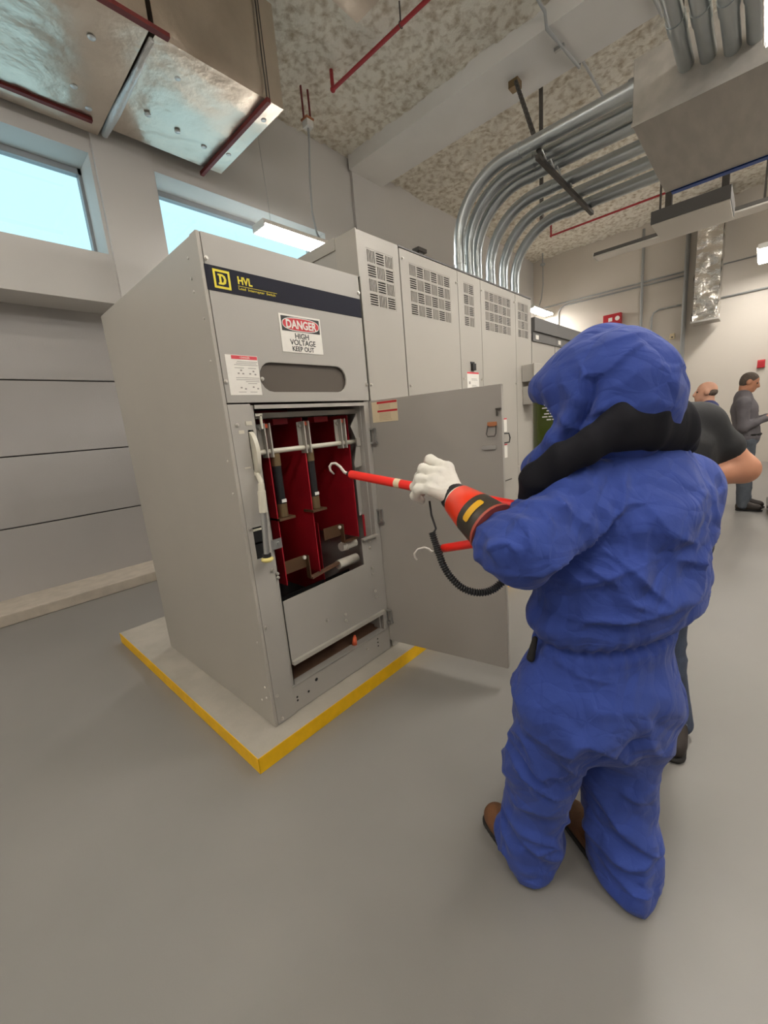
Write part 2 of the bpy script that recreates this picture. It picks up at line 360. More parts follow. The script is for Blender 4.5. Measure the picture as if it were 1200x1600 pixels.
# instruction label
lb = part('instruction_label', 'sign_white', cab, (0.038, 0.194, -0.0135, -0.012, 1.733, 1.903), label='white instruction label with a red heading')
part('label_heading', 'sign_pink', lb, (0.066, 0.192, -0.0139, -0.0134, 1.886, 1.901))
text('label_text', '! DANGER', 0.011, 0.13, -0.014, 1.8895, 'sign_white', lb, align='CENTER')
ln = MB()
for z, a, b_ in ((1.875,.09,.19),(1.868,.085,.185),(1.861,.075,.19),(1.848,.075,.12),(1.848,.14,.18),(1.806,.075,.19),(1.798,.075,.188),(1.79,.12,.188),(1.782,.13,.175),(1.745,.078,.115),(1.745,.135,.17)):
    ln.box(a, b_, -0.0139, -0.0134, z, z+0.0022)
for (x, z) in ((0.086,1.823),(0.10,1.836),(0.108,1.822),(0.142,1.822),(0.16,1.833),(0.168,1.82),(0.09,1.762),(0.11,1.757),(0.15,1.765),(0.172,1.758)): ln.box(x, x+0.009, -0.0139, -0.0134, z, z+0.006)
ln.build('label_print', 'print_grey', lb)
# mechanism column left of the opening
mc = MB().plate(rect(0.014, 0.125, Z0+0.004, 1.694), -0.012, 0.0, holes=[rect(0.094, 0.121, 1.365, 1.578), rect(0.042, 0.094, 0.975, 1.130)]).build('mechanism_column', 'cabinet_grey', cab, bevel=0.002)
part('column_return', 'cabinet_grey', cab, (0.125, 0.150, 0.004, 0.012, Z0+0.03, 1.69), (0.146, 0.150, 0.004, 0.05, 0.12, 1.69), (0.120, 0.125, -0.004, 0.012, Z0+0.03, 1.69))
part('counter_box', 'black_plastic', cab, (0.043, 0.093, -0.006, 0.03, 0.976, 1.045), (0.043, 0.093, -0.003, 0.03, 1.056, 1.110))
part('slot_backing', 'print_black', cab, (0.02, 0.124, 0.03, 0.034, 0.95, 1.60))
for bx_ in ((0.088, 0.118, -0.015, -0.012, 1.600, 1.618), (0.048, 0.075, -0.0128, -0.012, 1.565, 1.580), (0.050, 0.080, -0.0128, -0.012, 1.408, 1.414), (0.045, 0.09, -0.009, -0.002, 1.112, 1.122)): part('small_tag', 'cream_metal', cab, bx_)
for (x, z) in ((0.045, 1.604), (0.028, 0.63), (0.03, 0.25), (0.04, 0.11), (0.03, 1.13), (0.11, 0.9)): place(scm, 'screw', (x, -0.012, z), cab)
# operating handle: cam disc, crank arm, grip, knob
hd = empty('operating_handle', (0.107, -0.05, 1.0)); attach(hd, cab)
dpts = [(0.0, 0.0)]
dk = MB(); n = 20
pr = []
for k in range(n+1):
    a = math.radians(98 + (262-98)*k/n); pr.append((0.052*math.cos(a), 1.472+0.100*math.sin(a)))
ring0 = [(0.098, y, z) for y, z in pr]; ring1 = [(0.118, y, z) for y, z in pr]
dk.add(ring0+ring1, [tuple(range(n, -1, -1)), tuple(range(n+1, 2*n+2))] + [(k, k+1, n+2+k, n+1+k) for k in range(n)] + [(n, 0, n+1, 2*n+1)])
dk.build('cam_disc', 'cream_metal', cab, smooth=True, autosmooth=40, fix=True)
MB().tube([(0.105, 0.004, 1.385), (0.104, -0.020, 1.372), (0.098, -0.050, 1.345), (0.091, -0.060, 1.322)], 0.0115, 12).build('crank_arm', 'cream_metal', cab, smooth=True)
MB().tube([(0.091, -0.060, 1.335), (0.088, -0.060, 1.300)], 0.0145, 12).build('grip_collar', 'cream_metal', cab, smooth=True, autosmooth=40)
MB().tube([(0.088, -0.060, 1.302), (0.081, -0.060, 1.202)], 0.0195, 8).build('grip_sleeve', 'cream_metal', cab)
MB().tube([(0.081, -0.060, 1.204), (0.066, -0.060, 1.000)], 0.0135, 12).build('lever_rod', 'zinc', cab, smooth=True, autosmooth=40)
MB().tube([(0.0665, -0.060, 1.006), (0.066, -0.060, 0.988)], 0.020, 14).build('grip_ring', 'black_plastic', cab)
MB().ball((0.066, -0.060, 0.978), 0.030, 16, 8, (1, 1, 0.5)).build('lever_knob', 'knob_yellow', cab, smooth=True)
bpy.data.objects.remove(hd)
MB().box(0.118, 0.19, -0.006, -0.001, 0.995, 1.045).tube([(0.17, 0.0, 1.02), (0.17, -0.014, 1.02)], 0.009, 8).build('lock_tab', 'zinc', cab)
part('latch_hook', 'cream_metal', cab, (0.150, 0.185, -0.002, 0.01, 1.640, 1.650), (0.172, 0.182, -0.002, 0.008, 1.58, 1.645))
# frame around the opening
part('header_rail', 'cabinet_grey', cab, (0.150, 0.87, -0.004, 0.006, 1.672, 1.690))
part('door_post', 'cabinet_grey', cab, (0.866, 0.905, -0.002, 0.07, 0.12, 1.698), (0.86, 0.868, 0.03, 0.09, 0.12, 1.698), bevel=0.003)
MB().plate([(0.150,0.378),(0.868,0.378),(0.868,0.885),(0.738,0.885),(0.738,0.727),(0.150,0.714)], -0.002, 0.003).build('barrier_plate', 'cabinet_grey', cab)
part('plate_lip', 'cabinet_light', cab, (0.150, 0.87, -0.022, 0.003, 0.358, 0.379))
part('plate_ledge', 'cabinet_light', cab, (0.735, 0.868, -0.03, 0.0, 0.882, 0.892))
part('base_channel', 'cabinet_grey', cab, (0.125, 0.900, -0.004, 0.004, Z0+0.004, 0.235), (0.125, 0.90, -0.004, 0.05, 0.228, 0.236), bevel=0.002)
part('compartment_floor', 'wood_brown', cab, (0.14, 0.88, 0.03, 0.5, 0.215, 0.235))
part('compartment_back', 'print_black', cab, (0.14, 0.88, 0.30, 0.31, 0.236, 0.60))
MB().tube([(0.62, 0.03, 0.237), (0.625, 0.03, 0.275), (0.63, 0.032, 0.295)], [0.017, 0.013, 0.006], 12).build('wire_nut', 'orange_plastic', cab, smooth=True, label='orange wire nut')
for (x, z, r) in ((0.285, 0.195, 0.010), (0.225, 0.155, 0.007), (0.79, 0.205, 0.005), (0.79, 0.18, 0.005), (0.79, 0.155, 0.005), (0.15, 0.165, 0.006), (0.15, 0.145, 0.006)):
    MB().tube([(x, 0.0, z), (x, -0.0048, z)], r, 12).build('bolt_hole_shade', 'print_black', cab)  # black discs paint the shade inside the holes
for (x, z) in ((0.69, 0.185), (0.80, 0.86), (0.80, 0.82), (0.80, 0.69), (0.80, 0.65), (0.81, 0.53), (0.81, 0.49), (0.545, 0.48), (0.545, 0.44), (0.41, 0.50), (0.14, 0.85), (0.14, 0.87)):
    place(scm, 'bolt', (x, -0.003, z), cab)
# inside
for x, zb in ((0.253, 0.745), (0.482, 0.75), (0.815, 0.874)):
    part('phase_barrier', 'glastic_red', cab, (x-0.003, x+0.003, 0.10, 0.78, zb, 1.63), label='red insulating barrier sheet')
part('rear_barrier', 'glastic_red', cab, (0.14, 0.88, 0.785, 0.79, 0.5, 1.72))
part('phase_barrier', 'glastic_red', cab, (0.655, 0.661, 0.30, 0.78, 0.50, 0.98), label='red insulating barrier sheet')
part('red_block', 'glastic_red', cab, (0.33, 0.42, 0.14, 0.2, 1.60, 1.63), (0.60, 0.70, 0.14, 0.2, 1.60, 1.63), (0.845, 0.888, 0.08, 0.085, 0.87, 1.01))
part('side_plate', 'cabinet_grey', cab, (0.83, 0.888, 0.09, 0.095, 1.01, 1.33))
part('cross_bar', 'cabinet_light', cab, (0.15, 0.868, 0.07, 0.085, 1.628, 1.658), (0.15, 0.868, 0.07, 0.10, 1.628, 1.632))
MB().tube([(0.15, 0.10, 1.468), (0.868, 0.10, 1.468)], 0.0135, 14).build('operating_shaft', 'cream_metal', cab, smooth=True, autosmooth=40)
for x in (0.258, 0.500, 0.765):
    b = part('blade', 'cabinet_light', cab, (x-0.026, x-0.019, 0.075, 0.125, 1.438, 1.608), (x+0.004, x+0.011, 0.075, 0.125, 1.438, 1.608), (x-0.05, x-0.026, 0.105, 0.11, 1.46, 1.605))
    part('blade_tip', 'orange_plastic', b, (x-0.019, x+0.004, 0.09, 0.11, 1.585, 1.605))
    MB().tube([(x-0.036, 0.105, 1.585), (x-0.036, 0.095, 1.585)], 0.008, 8).build('blade_bolt', 'screw_metal', b)
MB().plate([(0.855,1.632),(0.862,1.632),(0.866,1.58),(0.866,1.32),(0.805,1.315),(0.80,1.34),(0.84,1.47),(0.80,1.56)], 0.058, 0.063).build('shaft_bracket', 'cabinet_grey', cab)
part('shaft_bearing', 'cabinet_light', cab, (0.83, 0.866, 0.05, 0.06, 1.44, 1.49))
for x in (0.300, 0.520):
    f = MB().tube([(x, 0.12, 1.39), (x, 0.12, 1.19)], 0.0245, 16).build('fuse', 'black_plastic', cab, smooth=True, autosmooth=40)
    MB().tube([(x, 0.12, 1.455), (x, 0.12, 1.39)], 0.0265, 16).build('ferrule', 'brass_dark', f, smooth=True, autosmooth=40)
    MB().tube([(x, 0.12, 1.19), (x, 0.12, 1.12)], 0.028, 16).build('ferrule', 'brass_dark', f, smooth=True, autosmooth=40)
    part('fuse_tag', 'white_plastic', f, (x-0.012, x+0.016, 0.093, 0.096, 1.197, 1.214))
    part('fuse_seat', 'bronze_bar', f, (x-0.05, x+0.05, 0.08, 0.17, 1.105, 1.118))
part('bus_bar', 'bronze_bar', cab, (0.262, 0.410, 0.118, 0.124, 0.80, 0.872), (0.404, 0.410, 0.09, 0.124, 0.735, 0.872))
MB().bar((0.410, 0.10, 0.735), (0.735, 0.16, 0.742), 0.03, 0.012).build('bus_bar', 'wood_brown', cab)
part('bus_bar', 'bronze_bar', cab, (0.555, 0.690, 0.118, 0.124, 0.915, 0.985), (0.684, 0.690, 0.09, 0.124, 0.875, 0.985), (0.684, 0.80, 0.09, 0.12, 0.868, 0.876))
for (x, z) in ((0.395, 0.86), (0.675, 0.968)): MB().tube([(x, 0.12, z), (x, 0.108, z)], 0.011, 8).build('bus_bolt', 'ceramic', cab)
MB().tube([(0.70, 0.15, 0.83), (0.82, 0.15, 0.83)], 0.028, 14).tube([(0.73, 0.15, 0.83), (0.745, 0.15, 0.83)], 0.032, 14).build('insulator', 'ceramic', cab, smooth=True, autosmooth=40)
MB().tube([(0.66, 0.15, 0.725), (0.82, 0.15, 0.725)], 0.030, 14).build('insulator', 'ceramic', cab, smooth=True, autosmooth=40)

# open door
DA = -1.398
DM = Matrix.Translation((W_, 0, 0)) @ Matrix.Rotation(DA, 4, 'Z')
dr = part('door', 'door_inner', cab, (0.0, 0.79, 0.0, 0.004, 0.14, 1.697), (0.0, 0.79, 0.004, 0.035, 1.685, 1.697), (0.0, 0.79, 0.004, 0.035, 0.14, 0.152), (0.0, 0.012, 0.004, 0.035, 0.14, 1.697), (0.778, 0.79, 0.004, 0.035, 0.14, 1.697), bevel=0.002, M=DM, label='open grey steel door')
for z in (1.495, 1.0, 0.325):
    h = MB().box(-0.035, -0.005, -0.012, 0.02, z-0.035, z+0.03).build('hinge', 'dark_steel', dr, M=DM)
    MB().tube([(-0.003, -0.012, z-0.045), (-0.003, -0.012, z+0.045)], 0.007, 8).box(0.03, 0.037, -0.02, -0.004, z-0.045, z+0.04).box(-0.003, 0.037, -0.02, -0.006, z+0.033, z+0.042).box(-0.003, 0.045, -0.02, -0.006, z-0.05, z-0.038).build('hinge', 'zinc', dr, M=DM)
la = part('door_label', 'paper_tan', dr, (0.022, 0.196, -0.0015, 0, 1.569, 1.686), M=DM, label='cream caution label with two red bars')
part('label_heading', 'sign_red', la, (0.06, 0.195, -0.002, -0.0015, 1.673, 1.685), (0.06, 0.195, -0.002, -0.0015, 1.625, 1.636), M=DM)
q = MB()
for z in (1.665, 1.658, 1.651, 1.644, 1.616, 1.609, 1.602, 1.595, 1.588, 1.580): q.box(0.07, 0.185 - (z*1000 % 7)*0.006, -0.002, -0.0015, z, z+0.002)
q.build('label_print', 'paper_line', la, M=DM)
MB().plate(rect(0.716, 0.766, 1.495, 1.518), -0.008, 0.0).build('latch_plate', 'rust_plate', dr, M=DM, bevel=0.004)
MB().tube([(0.722, -0.012, 1.50), (0.716, -0.02, 1.46), (0.722, -0.022, 1.447), (0.758, -0.022, 1.447), (0.764, -0.02, 1.46), (0.764, -0.012, 1.50)], 0.003, 8).build('latch_loop', 'dark_steel', dr, M=DM)
MB().plate(stadium(0.684, 0.760, 1.380, 1.400), -0.008, 0.0).build('finger_pull', 'zinc', dr, M=DM)
MB().box(0.762, 0.790, -0.012, 0, 1.575, 1.583).box(0.764, 0.772, -0.012, -0.004, 1.545, 1.58).build('latch_hook', 'dark_steel', dr, M=DM)
MB().box(0.515, 0.53, -0.01, 0.0, 1.24, 1.248).build('door_stud', 'dark_steel', dr, M=DM)

# ================================================================== row of enclosures to the right
ZR = 2.615
slot = {}
def louver_mesh(s, vert, m):
    key = (round(s[0], 3), round(s[1], 3), vert)
    if key in slot: return slot[key]
    b = MB(); w, h = s; k = 5; mar = 0.006
    b.box(0, w, 0, 0.004, 0, mar).box(0, w, 0, 0.004, h-mar, h).box(0, mar, 0, 0.004, mar, h-mar).box(w-mar, w, 0, 0.004, mar, h-mar)
    span = (w if vert else h) - 2*mar; pitch = span/k
    for i in range(k+1):
        c = mar + i*pitch; t = pitch*0.22
        if vert: b.box(c-t, c+t, 0, 0.005, mar, h-mar)
        else: b.box(mar, w-mar, 0, 0.005, c-t, c+t)
    o = b.build('louver', m); me = o.data; bpy.data.objects.remove(o); slot[key] = me; return me
def vent_panel(root, x0, x1, z0, z1, v, nc, nr, name='front_panel', first_vert=True, m='cabinet_light'):
    vx0, vx1, vz0, vz1 = v
    p = MB().plate(rect(x0+0.003, x1-0.003, z0, z1), -0.010, 0.0, holes=[rect(vx0, vx1, vz0, vz1)]).build(name, m, root, bevel=0.002)
    part('vent_shade_sheet', 'vent_shade', p, (vx0-0.01, vx1+0.01, 0.006, 0.010, vz0-0.01, vz1+0.01))  # near black sheet stands in for the shade behind the slots
    cw, ch = (vx1-vx0)/nc, (vz1-vz0)/nr
    for r in range(nr):
        for c in range(nc):
            vert = ((r + c) % 2 == 0) == first_vert
            place(louver_mesh((cw, ch), vert, m), 'louver', (vx0+c*cw, -0.009, vz1-(r+1)*ch), p)
    return p
def shell(root, x0, x1, z1, d=1.39, m='cabinet_grey'):
    part('enclosure', m, root, (x0, x1, 0.012, d, 0.082, z1))
t = empty('transition_cabinet', (1.1, 0.7, 0.082), 'narrow grey vented cabinet section behind the hinge of the open door', 'cabinet')
shell(t, 0.919, 1.283, ZR)
part('corner_trim', 'cabinet_light', t, (0.915, 0.922, -0.012, 0.16, 2.372, ZR+0.004), bevel=0.002)
part('top_trim', 'cabinet_light', t, (0.912, 0.921, 0.16, 1.39, 2.56, ZR+0.008))
vent_panel(t, 0.919, 1.283, 0.09, ZR, (0.989, 1.222, 2.231, 2.537), 3, 4)
for (x, z) in ((0.935, 1.79),): place(scm, 'screw', (x, -0.010, z), t)
t = empty('transformer_enclosure', (2.27, 0.7, 0.082), 'long grey vented transformer enclosure with four louvred panels', 'cabinet')
shell(t, 1.286, 3.263, ZR)
part('top_trim', 'cabinet_dark', t, (1.286, 3.263, -0.008, 0.02, ZR-0.004, ZR+0.006))
vent_panel(t, 1.286, 1.948, 1.72, ZR-0.01, (1.374, 1.845, 2.230, 2.540), 6, 4)
vent_panel(t, 1.948, 2.283, 1.72, ZR-0.01, (2.026, 2.178, 2.236, 2.545), 2, 4)
vent_panel(t, 2.283, 2.914, 0.09, ZR-0.01, (2.349, 2.815, 2.238, 2.543), 6, 4)
vent_panel(t, 2.914, 3.263, 0.09, ZR-0.01, (2.963, 3.190, 2.242, 2.548), 3, 4)
part('lower_panel', 'cabinet_light', t, (1.289, 1.945, -0.010, 0.0, 0.09, 1.714), (1.951, 2.28, -0.010, 0.0, 0.09, 1.714), bevel=0.002)
for (x, z) in ((1.315, 2.55), (1.31, 1.79), (1.925, 2.52), (1.92, 1.77), (2.30, 2.53), (2.89, 2.53), (1.98, 1.85), (2.255, 1.85), (2.9, 1.83), (2.92, 1.05)): place(scm, 'screw', (x, -0.010, z), t)
lab = part('warning_label', 'sign_white', t, (2.024, 2.206, -0.013, -0.010, 1.735, 1.903), label='white warning label with a red heading')
part('label_heading', 'sign_pink', lab, (2.026, 2.204, -0.0136, -0.013, 1.889, 1.902))
part('label_print', 'print_grey', lab, (2.05, 2.07, -0.0136, -0.013, 1.81, 1.83), (2.09, 2.17, -0.0136, -0.013, 1.85, 1.853), (2.09, 2.18, -0.0136, -0.013, 1.84, 1.843), (2.09, 2.16, -0.0136, -0.013, 1.80, 1.803), (2.09, 2.18, -0.0136, -0.013, 1.79, 1.793))
part('indicator_switch', 'black_plastic', t, (2.09, 2.14, -0.03, -0.010, 1.915, 1.965), (2.085, 2.145, -0.014, -0.010, 1.965, 1.98), label='small black indicator switch')
for z0_, z1_ in ((1.400, 1.522), (1.165, 1.292)):
    lab = part('document_label', 'sign_white', t, (2.575, 2.685, -0.013, -0.010, z0_, z1_), label='small white label with a red top line')
    part('label_heading', 'sign_pink', lab, (2.576, 2.684, -0.0136, -0.013, z1_-0.012, z1_))
MB().tube([(2.60, -0.01, 1.388), (2.655, -0.045, 1.385), (2.665, -0.05, 1.345), (2.66, -0.045, 1.305), (2.61, -0.01, 1.302)], 0.006, 8).build('pull_handle', 'black_plastic', t)
MB().tube([(2.60, -0.01, 0.95), (2.68, -0.05, 0.965)], 0.005, 8).build('latch_lever', 'dark_steel', t)
MB().box(2.30, 2.36, 0.57, 0.62, ZR+0.006, 3.03).box(2.28, 2.40, 0.56, 0.63, 3.0, 3.03).build('lifting_bracket', 'dark_steel', t)
# switch boxes fixed to the enclosure
t = empty('disconnect_switch', (3.15, -0.06, 1.63), 'small grey disconnect switch box below another box beside the blue hood', 'switch box')
part('box_body', 'cabinet_grey', t, (3.04, 3.22, -0.115, -0.011, 1.632, 1.800), bevel=0.004)
part('box_cover', 'cabinet_light', t, (3.03, 3.23, -0.135, -0.115, 1.630, 1.802), bevel=0.004)
MB().tube([(3.22, -0.08, 1.632), (3.225, -0.08, 1.2), (3.22, -0.02, 0.9)], 0.012, 10).build('conduit_stub', 'cable_grey', t)
part('box_label', 'sign_white', t, (3.08, 3.16, -0.137, -0.135, 1.735, 1.752))
t = empty('junction_box', (3.15, -0.07, 1.83), 'small plain grey box above the disconnect switch', 'switch box')
part('box_body', 'cabinet_grey', t, (3.025, 3.28, -0.125, -0.011, 1.842, 1.995), bevel=0.004)
part('box_cover', 'cabinet_light', t, (3.015, 3.29, -0.135, -0.125, 1.838, 2.000), bevel=0.004)
MB().tube([(3.10, -0.06, 1.842), (3.10, -0.06, 1.80)], 0.018, 10).build('conduit_nipple', 'zinc', t)
# dark topped switchboard
x = 3.30
for i, w_ in enumerate((0.62, 0.75, 0.75, 0.75)):
    t = empty('switchboard_section', (x+w_/2, 0.7, 0.082), ['first switchboard section right of the vented enclosure, with dark top strip', 'second switchboard section right of the vented enclosure, with dark top strip', 'third switchboard section right of the vented enclosure, largely behind the blue hood', 'last switchboard section of the row, hidden behind the blue hood'][i], 'cabinet', group='dark topped switchboard sections')
    part('enclosure', 'cabinet_light', t, (x, x+w_-0.004, 0.0, 1.35, 0.082, 2.315), bevel=0.003)
    part('dark_fascia', 'cabinet_dark', t, (x, x+w_-0.002, -0.03, 1.35, 2.33, 2.455), (x, x+w_-0.004, -0.012, 0.2, 2.24, 2.33))
    part('door_seam', 'cabinet_dark', t, (x+w_-0.014, x+w_-0.004, -0.002, 0.001, 0.1, 2.24))
    part('small_placard', 'sign_white', t, (x+0.06, x+0.13, -0.016, -0.012, 2.26, 2.30))
    part('pull_handle', 'dark_steel', t, (x+w_-0.10, x+w_-0.08, -0.03, 0.0, 1.7, 1.9))
    x += w_
# ================================================================== ducts, conduits, pipes and lights
def foil_disp(P, a, b):
    e = np.minimum(np.minimum(a, 1-a), np.minimum(b, 1-b)); k = np.clip(e*10, 0, 1)
    return (0.020*pn(P*1.7, 5) + 0.010*pn(P*5, 6) + 0.004*pn(P*14, 7))*k
def foil_box(root, name, x0, x1, y0, y1, z0, z1, m='foil', step=0.05, disp=foil_disp):
    """six displaced faces welded to one skin"""
    V = []; F = []; n0 = 0
    for o, u, v in (((x0,y0,z0),(0,y1-y0,0),(x1-x0,0,0)), ((x0,y0,z1),(x1-x0,0,0),(0,y1-y0,0)), ((x0,y0,z0),(x1-x0,0,0),(0,0,z1-z0)),
                    ((x0,y1,z0),(0,0,z1-z0),(x1-x0,0,0)), ((x0,y0,z0),(0,0,z1-z0),(0,y1-y0,0)), ((x1,y0,z0),(0,y1-y0,0),(0,0,z1-z0))):
        o, u, v = np.array(o, float), np.array(u, float), np.array(v, float)
        nu, nv = max(2, int(np.linalg.norm(u)/step)), max(2, int(np.linalg.norm(v)/step))
        a, b = np.meshgrid(np.linspace(0,1,nu+1), np.linspace(0,1,nv+1), indexing='ij'); a, b = a.ravel(), b.ravel()
        P = o + a[:,None]*u + b[:,None]*v; n = np.cross(u, v); n /= np.linalg.norm(n); P = P + disp(P, a, b)[:,None]*n
        idx = np.arange((nu+1)*(nv+1)).reshape(nu+1, nv+1) + n0
        F += np.stack([idx[:-1,:-1], idx[1:,:-1], idx[1:,1:], idx[:-1,1:]], -1).reshape(-1,4).tolist(); V += P.tolist(); n0 += len(P)
    b = MB(); b.add(V, F); return b.build(name, m, root, smooth=True, fix=True, autosmooth=50)
d1 = empty('foil_duct', (-1.0, 2.9, 4.65), 'big foil wrapped air duct section at the photo corner over the first window', 'duct', 'foil wrapped ducts')
foil_box(d1, 'duct_body', -3.2, 0.90, 1.95, 3.44, 4.66, 5.5)
part('angle_iron', 'red_iron', d1, (-3.2, 0.80, 3.20, 3.245, 4.625, 4.655), label='dark red angle iron under the far edge')
part('angle_iron', 'red_iron', d1, (-3.2, 1.02, 1.88, 1.93, 4.625, 4.655), label='dark red angle iron under the near edge')
d2 = empty('foil_duct', (1.6, 2.7, 4.65), 'foil wrapped air duct end piece with a dark red strap beneath', 'duct', 'foil wrapped ducts')
foil_box(d2, 'duct_body', 0.97, 2.16, 2.01, 3.335, 4.70, 5.55)
MB().tube([(0.95, 2.05, 4.675), (0.95, 2.5, 4.665), (0.95, 3.0, 4.672), (0.95, 3.40, 4.665)], [0.022, 0.03, 0.045, 0.03], 8).build('foil_tape_seam', 'foil_tape', d2, smooth=True)
part('strap', 'red_iron', d2, (1.935, 1.975, 1.96, 3.42, 4.645, 4.685), label='dark red support strap')
MB().tube([(1.95, 1.98, 4.68), (1.95, 1.98, 5.8)], 0.006, 8).tube([(1.99, 1.99, 4.68), (1.985, 1.99, 5.8)], 0.005, 8).build('hanger_rod', 'dark_steel', d2)
pin = MB().tube([(0, 0, 0.004), (0, 0, -0.004), (0, 0, -0.006)], [0.030, 0.026, 0.008], 12).build('insulation_pin', 'foil_tape', d2, smooth=True); pm_ = pin.data; pin.location = (1.25, 2.3, 4.695)
for (x, y) in ((1.55, 2.25), (1.85, 2.3), (1.2, 2.9), (1.5, 2.95), (1.8, 3.0), (2.08, 2.25), (2.06, 2.95)): place(pm_, 'insulation_pin', (x, y, 4.695), d2)
for (x, y) in ((0.6, 2.3), (0.6, 2.9), (0.25, 2.2), (0.3, 3.1), (-0.05, 2.5), (0.75, 3.1), (-0.3, 3.0), (0.0, 3.25)): place(pm_, 'insulation_pin', (x, y, 4.655), d1)
d3 = empty('foil_duct', (1.9, 0.7, 5.0), 'pale foil wrapped duct corner cut off by the top photo edge', 'duct', 'foil wrapped ducts')
foil_box(d3, 'duct_body', 1.5, 2.383, 0.25, 1.14, 5.0, 5.5)
# crumpled foil drop near the end wall
d4 = empty('foil_duct', (11.5, -0.6, 3.25), 'crumpled shiny foil duct dropping down the end wall', 'duct', 'foil wrapped ducts')
def crumple(P, a, b): return 0.03*pn(P*4.5, 8) + 0.02*pn(P*11, 9)
foil_box(d4, 'duct_body', 11.2, 11.7, -0.84, -0.40, 3.25, 5.82, 'foil_crumpled', 0.04, crumple)
part('duct_collar', 'box_steel', d4, (11.17, 11.73, -0.87, -0.37, 3.215, 3.255))

# large conduits: out of the gear, bend, run to the pull box
CXS = (3.68, 3.895, 4.078, 4.422, 4.78, 5.133)
for i, x in enumerate(CXS):
    zr = (4.12, 4.09, 4.06, 4.02, 4.01, 4.0)[i]; R_ = 0.62
    t = empty('conduit', (x, 1.0, 2.3), ('first', 'second', 'third', 'fourth', 'fifth', 'sixth')[i] + ' big bent steel conduit counting from the beam side', 'conduit', 'big conduits bending into the pull box')
    yc = 1.0
    pts = [(x, yc, 2.456), (x, yc, zr-R_)] + arc((x, yc-R_, zr-R_), R_, 0, math.pi/2, (0,1,0), (0,0,1), 14)[1:] + [(x, -0.2, zr), (x, -0.7445, zr)]
    MB().tube(pts, 0.064, 20).build('pipe', 'galvanized', t, smooth=True, autosmooth=50)
    zc_ = zr-R_-0.10-0.12*(i % 3)
    MB().tube([(x, yc, zc_), (x, yc, zc_-0.10)], 0.070, 20).build('coupling', 'galvanized', t, smooth=True, autosmooth=50)
    y_ = yc-R_-0.03-0.05*(i % 2)
    MB().tube([(x, y_, zr), (x, y_-0.10, zr)], 0.070, 20).build('coupling', 'galvanized', t, smooth=True, autosmooth=50)
    MB().tube([(x, -0.70, zr), (x, -0.7445, zr)], 0.076, 20).build('locknut', 'galvanized', t, smooth=True, autosmooth=50)
# trapeze hanger
t = empty('trapeze_hanger', (4.4, 0.02, 3.9), 'slotted steel trapeze strut carrying the big conduits', 'hanger')
st = part('strut', 'dark_steel', t, (3.52, 5.22, 0.0, 0.041, 3.885, 3.924), label='horizontal slotted strut')
MB().tube([(5.46, 0.74, 4.1), (5.46, 0.74, 5.8)], 0.028, 8).build('hanger_rod', 'dark_steel', t)
MB().bar((3.62, 0.02, 3.93), (4.93, 0.85, 5.60), 0.041, 0.041, (0, 1, 0)).build('diagonal_brace', 'dark_steel', t)
sl = MB()
for k in range(1, 15):
    a = Vector((3.62, 0.02, 3.93)).lerp(Vector((4.93, 0.85, 5.60)), k/15); b_ = Vector((3.62, 0.02, 3.93)).lerp(Vector((4.93, 0.85, 5.60)), k/15+0.035)
    sl.bar(a, b_, 0.046, 0.012, (0, 1, 0)); sl.bar(a, b_, 0.012, 0.046, (0, 1, 0))
sl.build('brace_slot_shade', 'print_black', t)['kind'] = 'stuff'  # black bars stand in for the shade within the strut slots
MB().box(4.88, 5.0, 0.80, 0.92, 5.52, 5.60).build('brace_foot', 'brass_dark', t)
for x in CXS:
    MB().tube([(x, 0.0, 3.93)] + [(x+0.068*math.cos(a), 0.02, 4.05+0.07*math.sin(a)) for a in np.linspace(-2.4, -0.7, 6)], 0.008, 6).build('pipe_clamp', 'zinc', t)
# pull box
t = empty('pull_box', (4.4, -2.0, 3.81), 'large sheet steel pull box hung under the ceiling where conduits end', 'pull box')
part('box_body', 'box_steel', t, (3.60, 5.187, -3.2, -0.745, 3.81, 4.28), bevel=0.006)
part('box_flange', 'box_steel', t, (3.592, 3.60, -3.2, -0.740, 3.80, 3.83))
part('blue_tape', 'blue_tape', t, (5.187, 5.27, -3.2, -0.80, 3.80, 3.806), (5.187, 5.192, -3.2, -0.8, 3.80, 3.86), label='blue tape along the edge')
MB().tube([(4.0, -2.9, 4.28), (4.0, -2.9, 5.8)], 0.008, 6).tube([(4.9, -2.9, 4.28), (4.9, -2.9, 5.8)], 0.008, 6).tube([(4.0, -1.0, 4.28), (4.0, -1.0, 5.8)], 0.008, 6).tube([(4.9, -1.0, 4.28), (4.9, -1.0, 5.8)], 0.008, 6).build('hanger_rod', 'dark_steel', t)
for i, (y, z) in enumerate(((-1.10, 4.05), (-1.235, 4.03), (-1.375, 4.0), (-1.50, 4.0))):
    t = empty('conduit', (2.5, y, z), ('first', 'second', 'third', 'fourth')[i] + ' straight overhead conduit entering the pull box, counted from the beam', 'conduit', 'straight conduits over the aisle')
    MB().tube([(3.60, y, z), (-3.0, y, z)], 0.052, 20).build('pipe', 'galvanized', t, smooth=True, autosmooth=50)
    MB().tube([(3.18, y, z), (3.06, y, z)], 0.058, 20).build('coupling', 'galvanized', t, smooth=True, autosmooth=50)
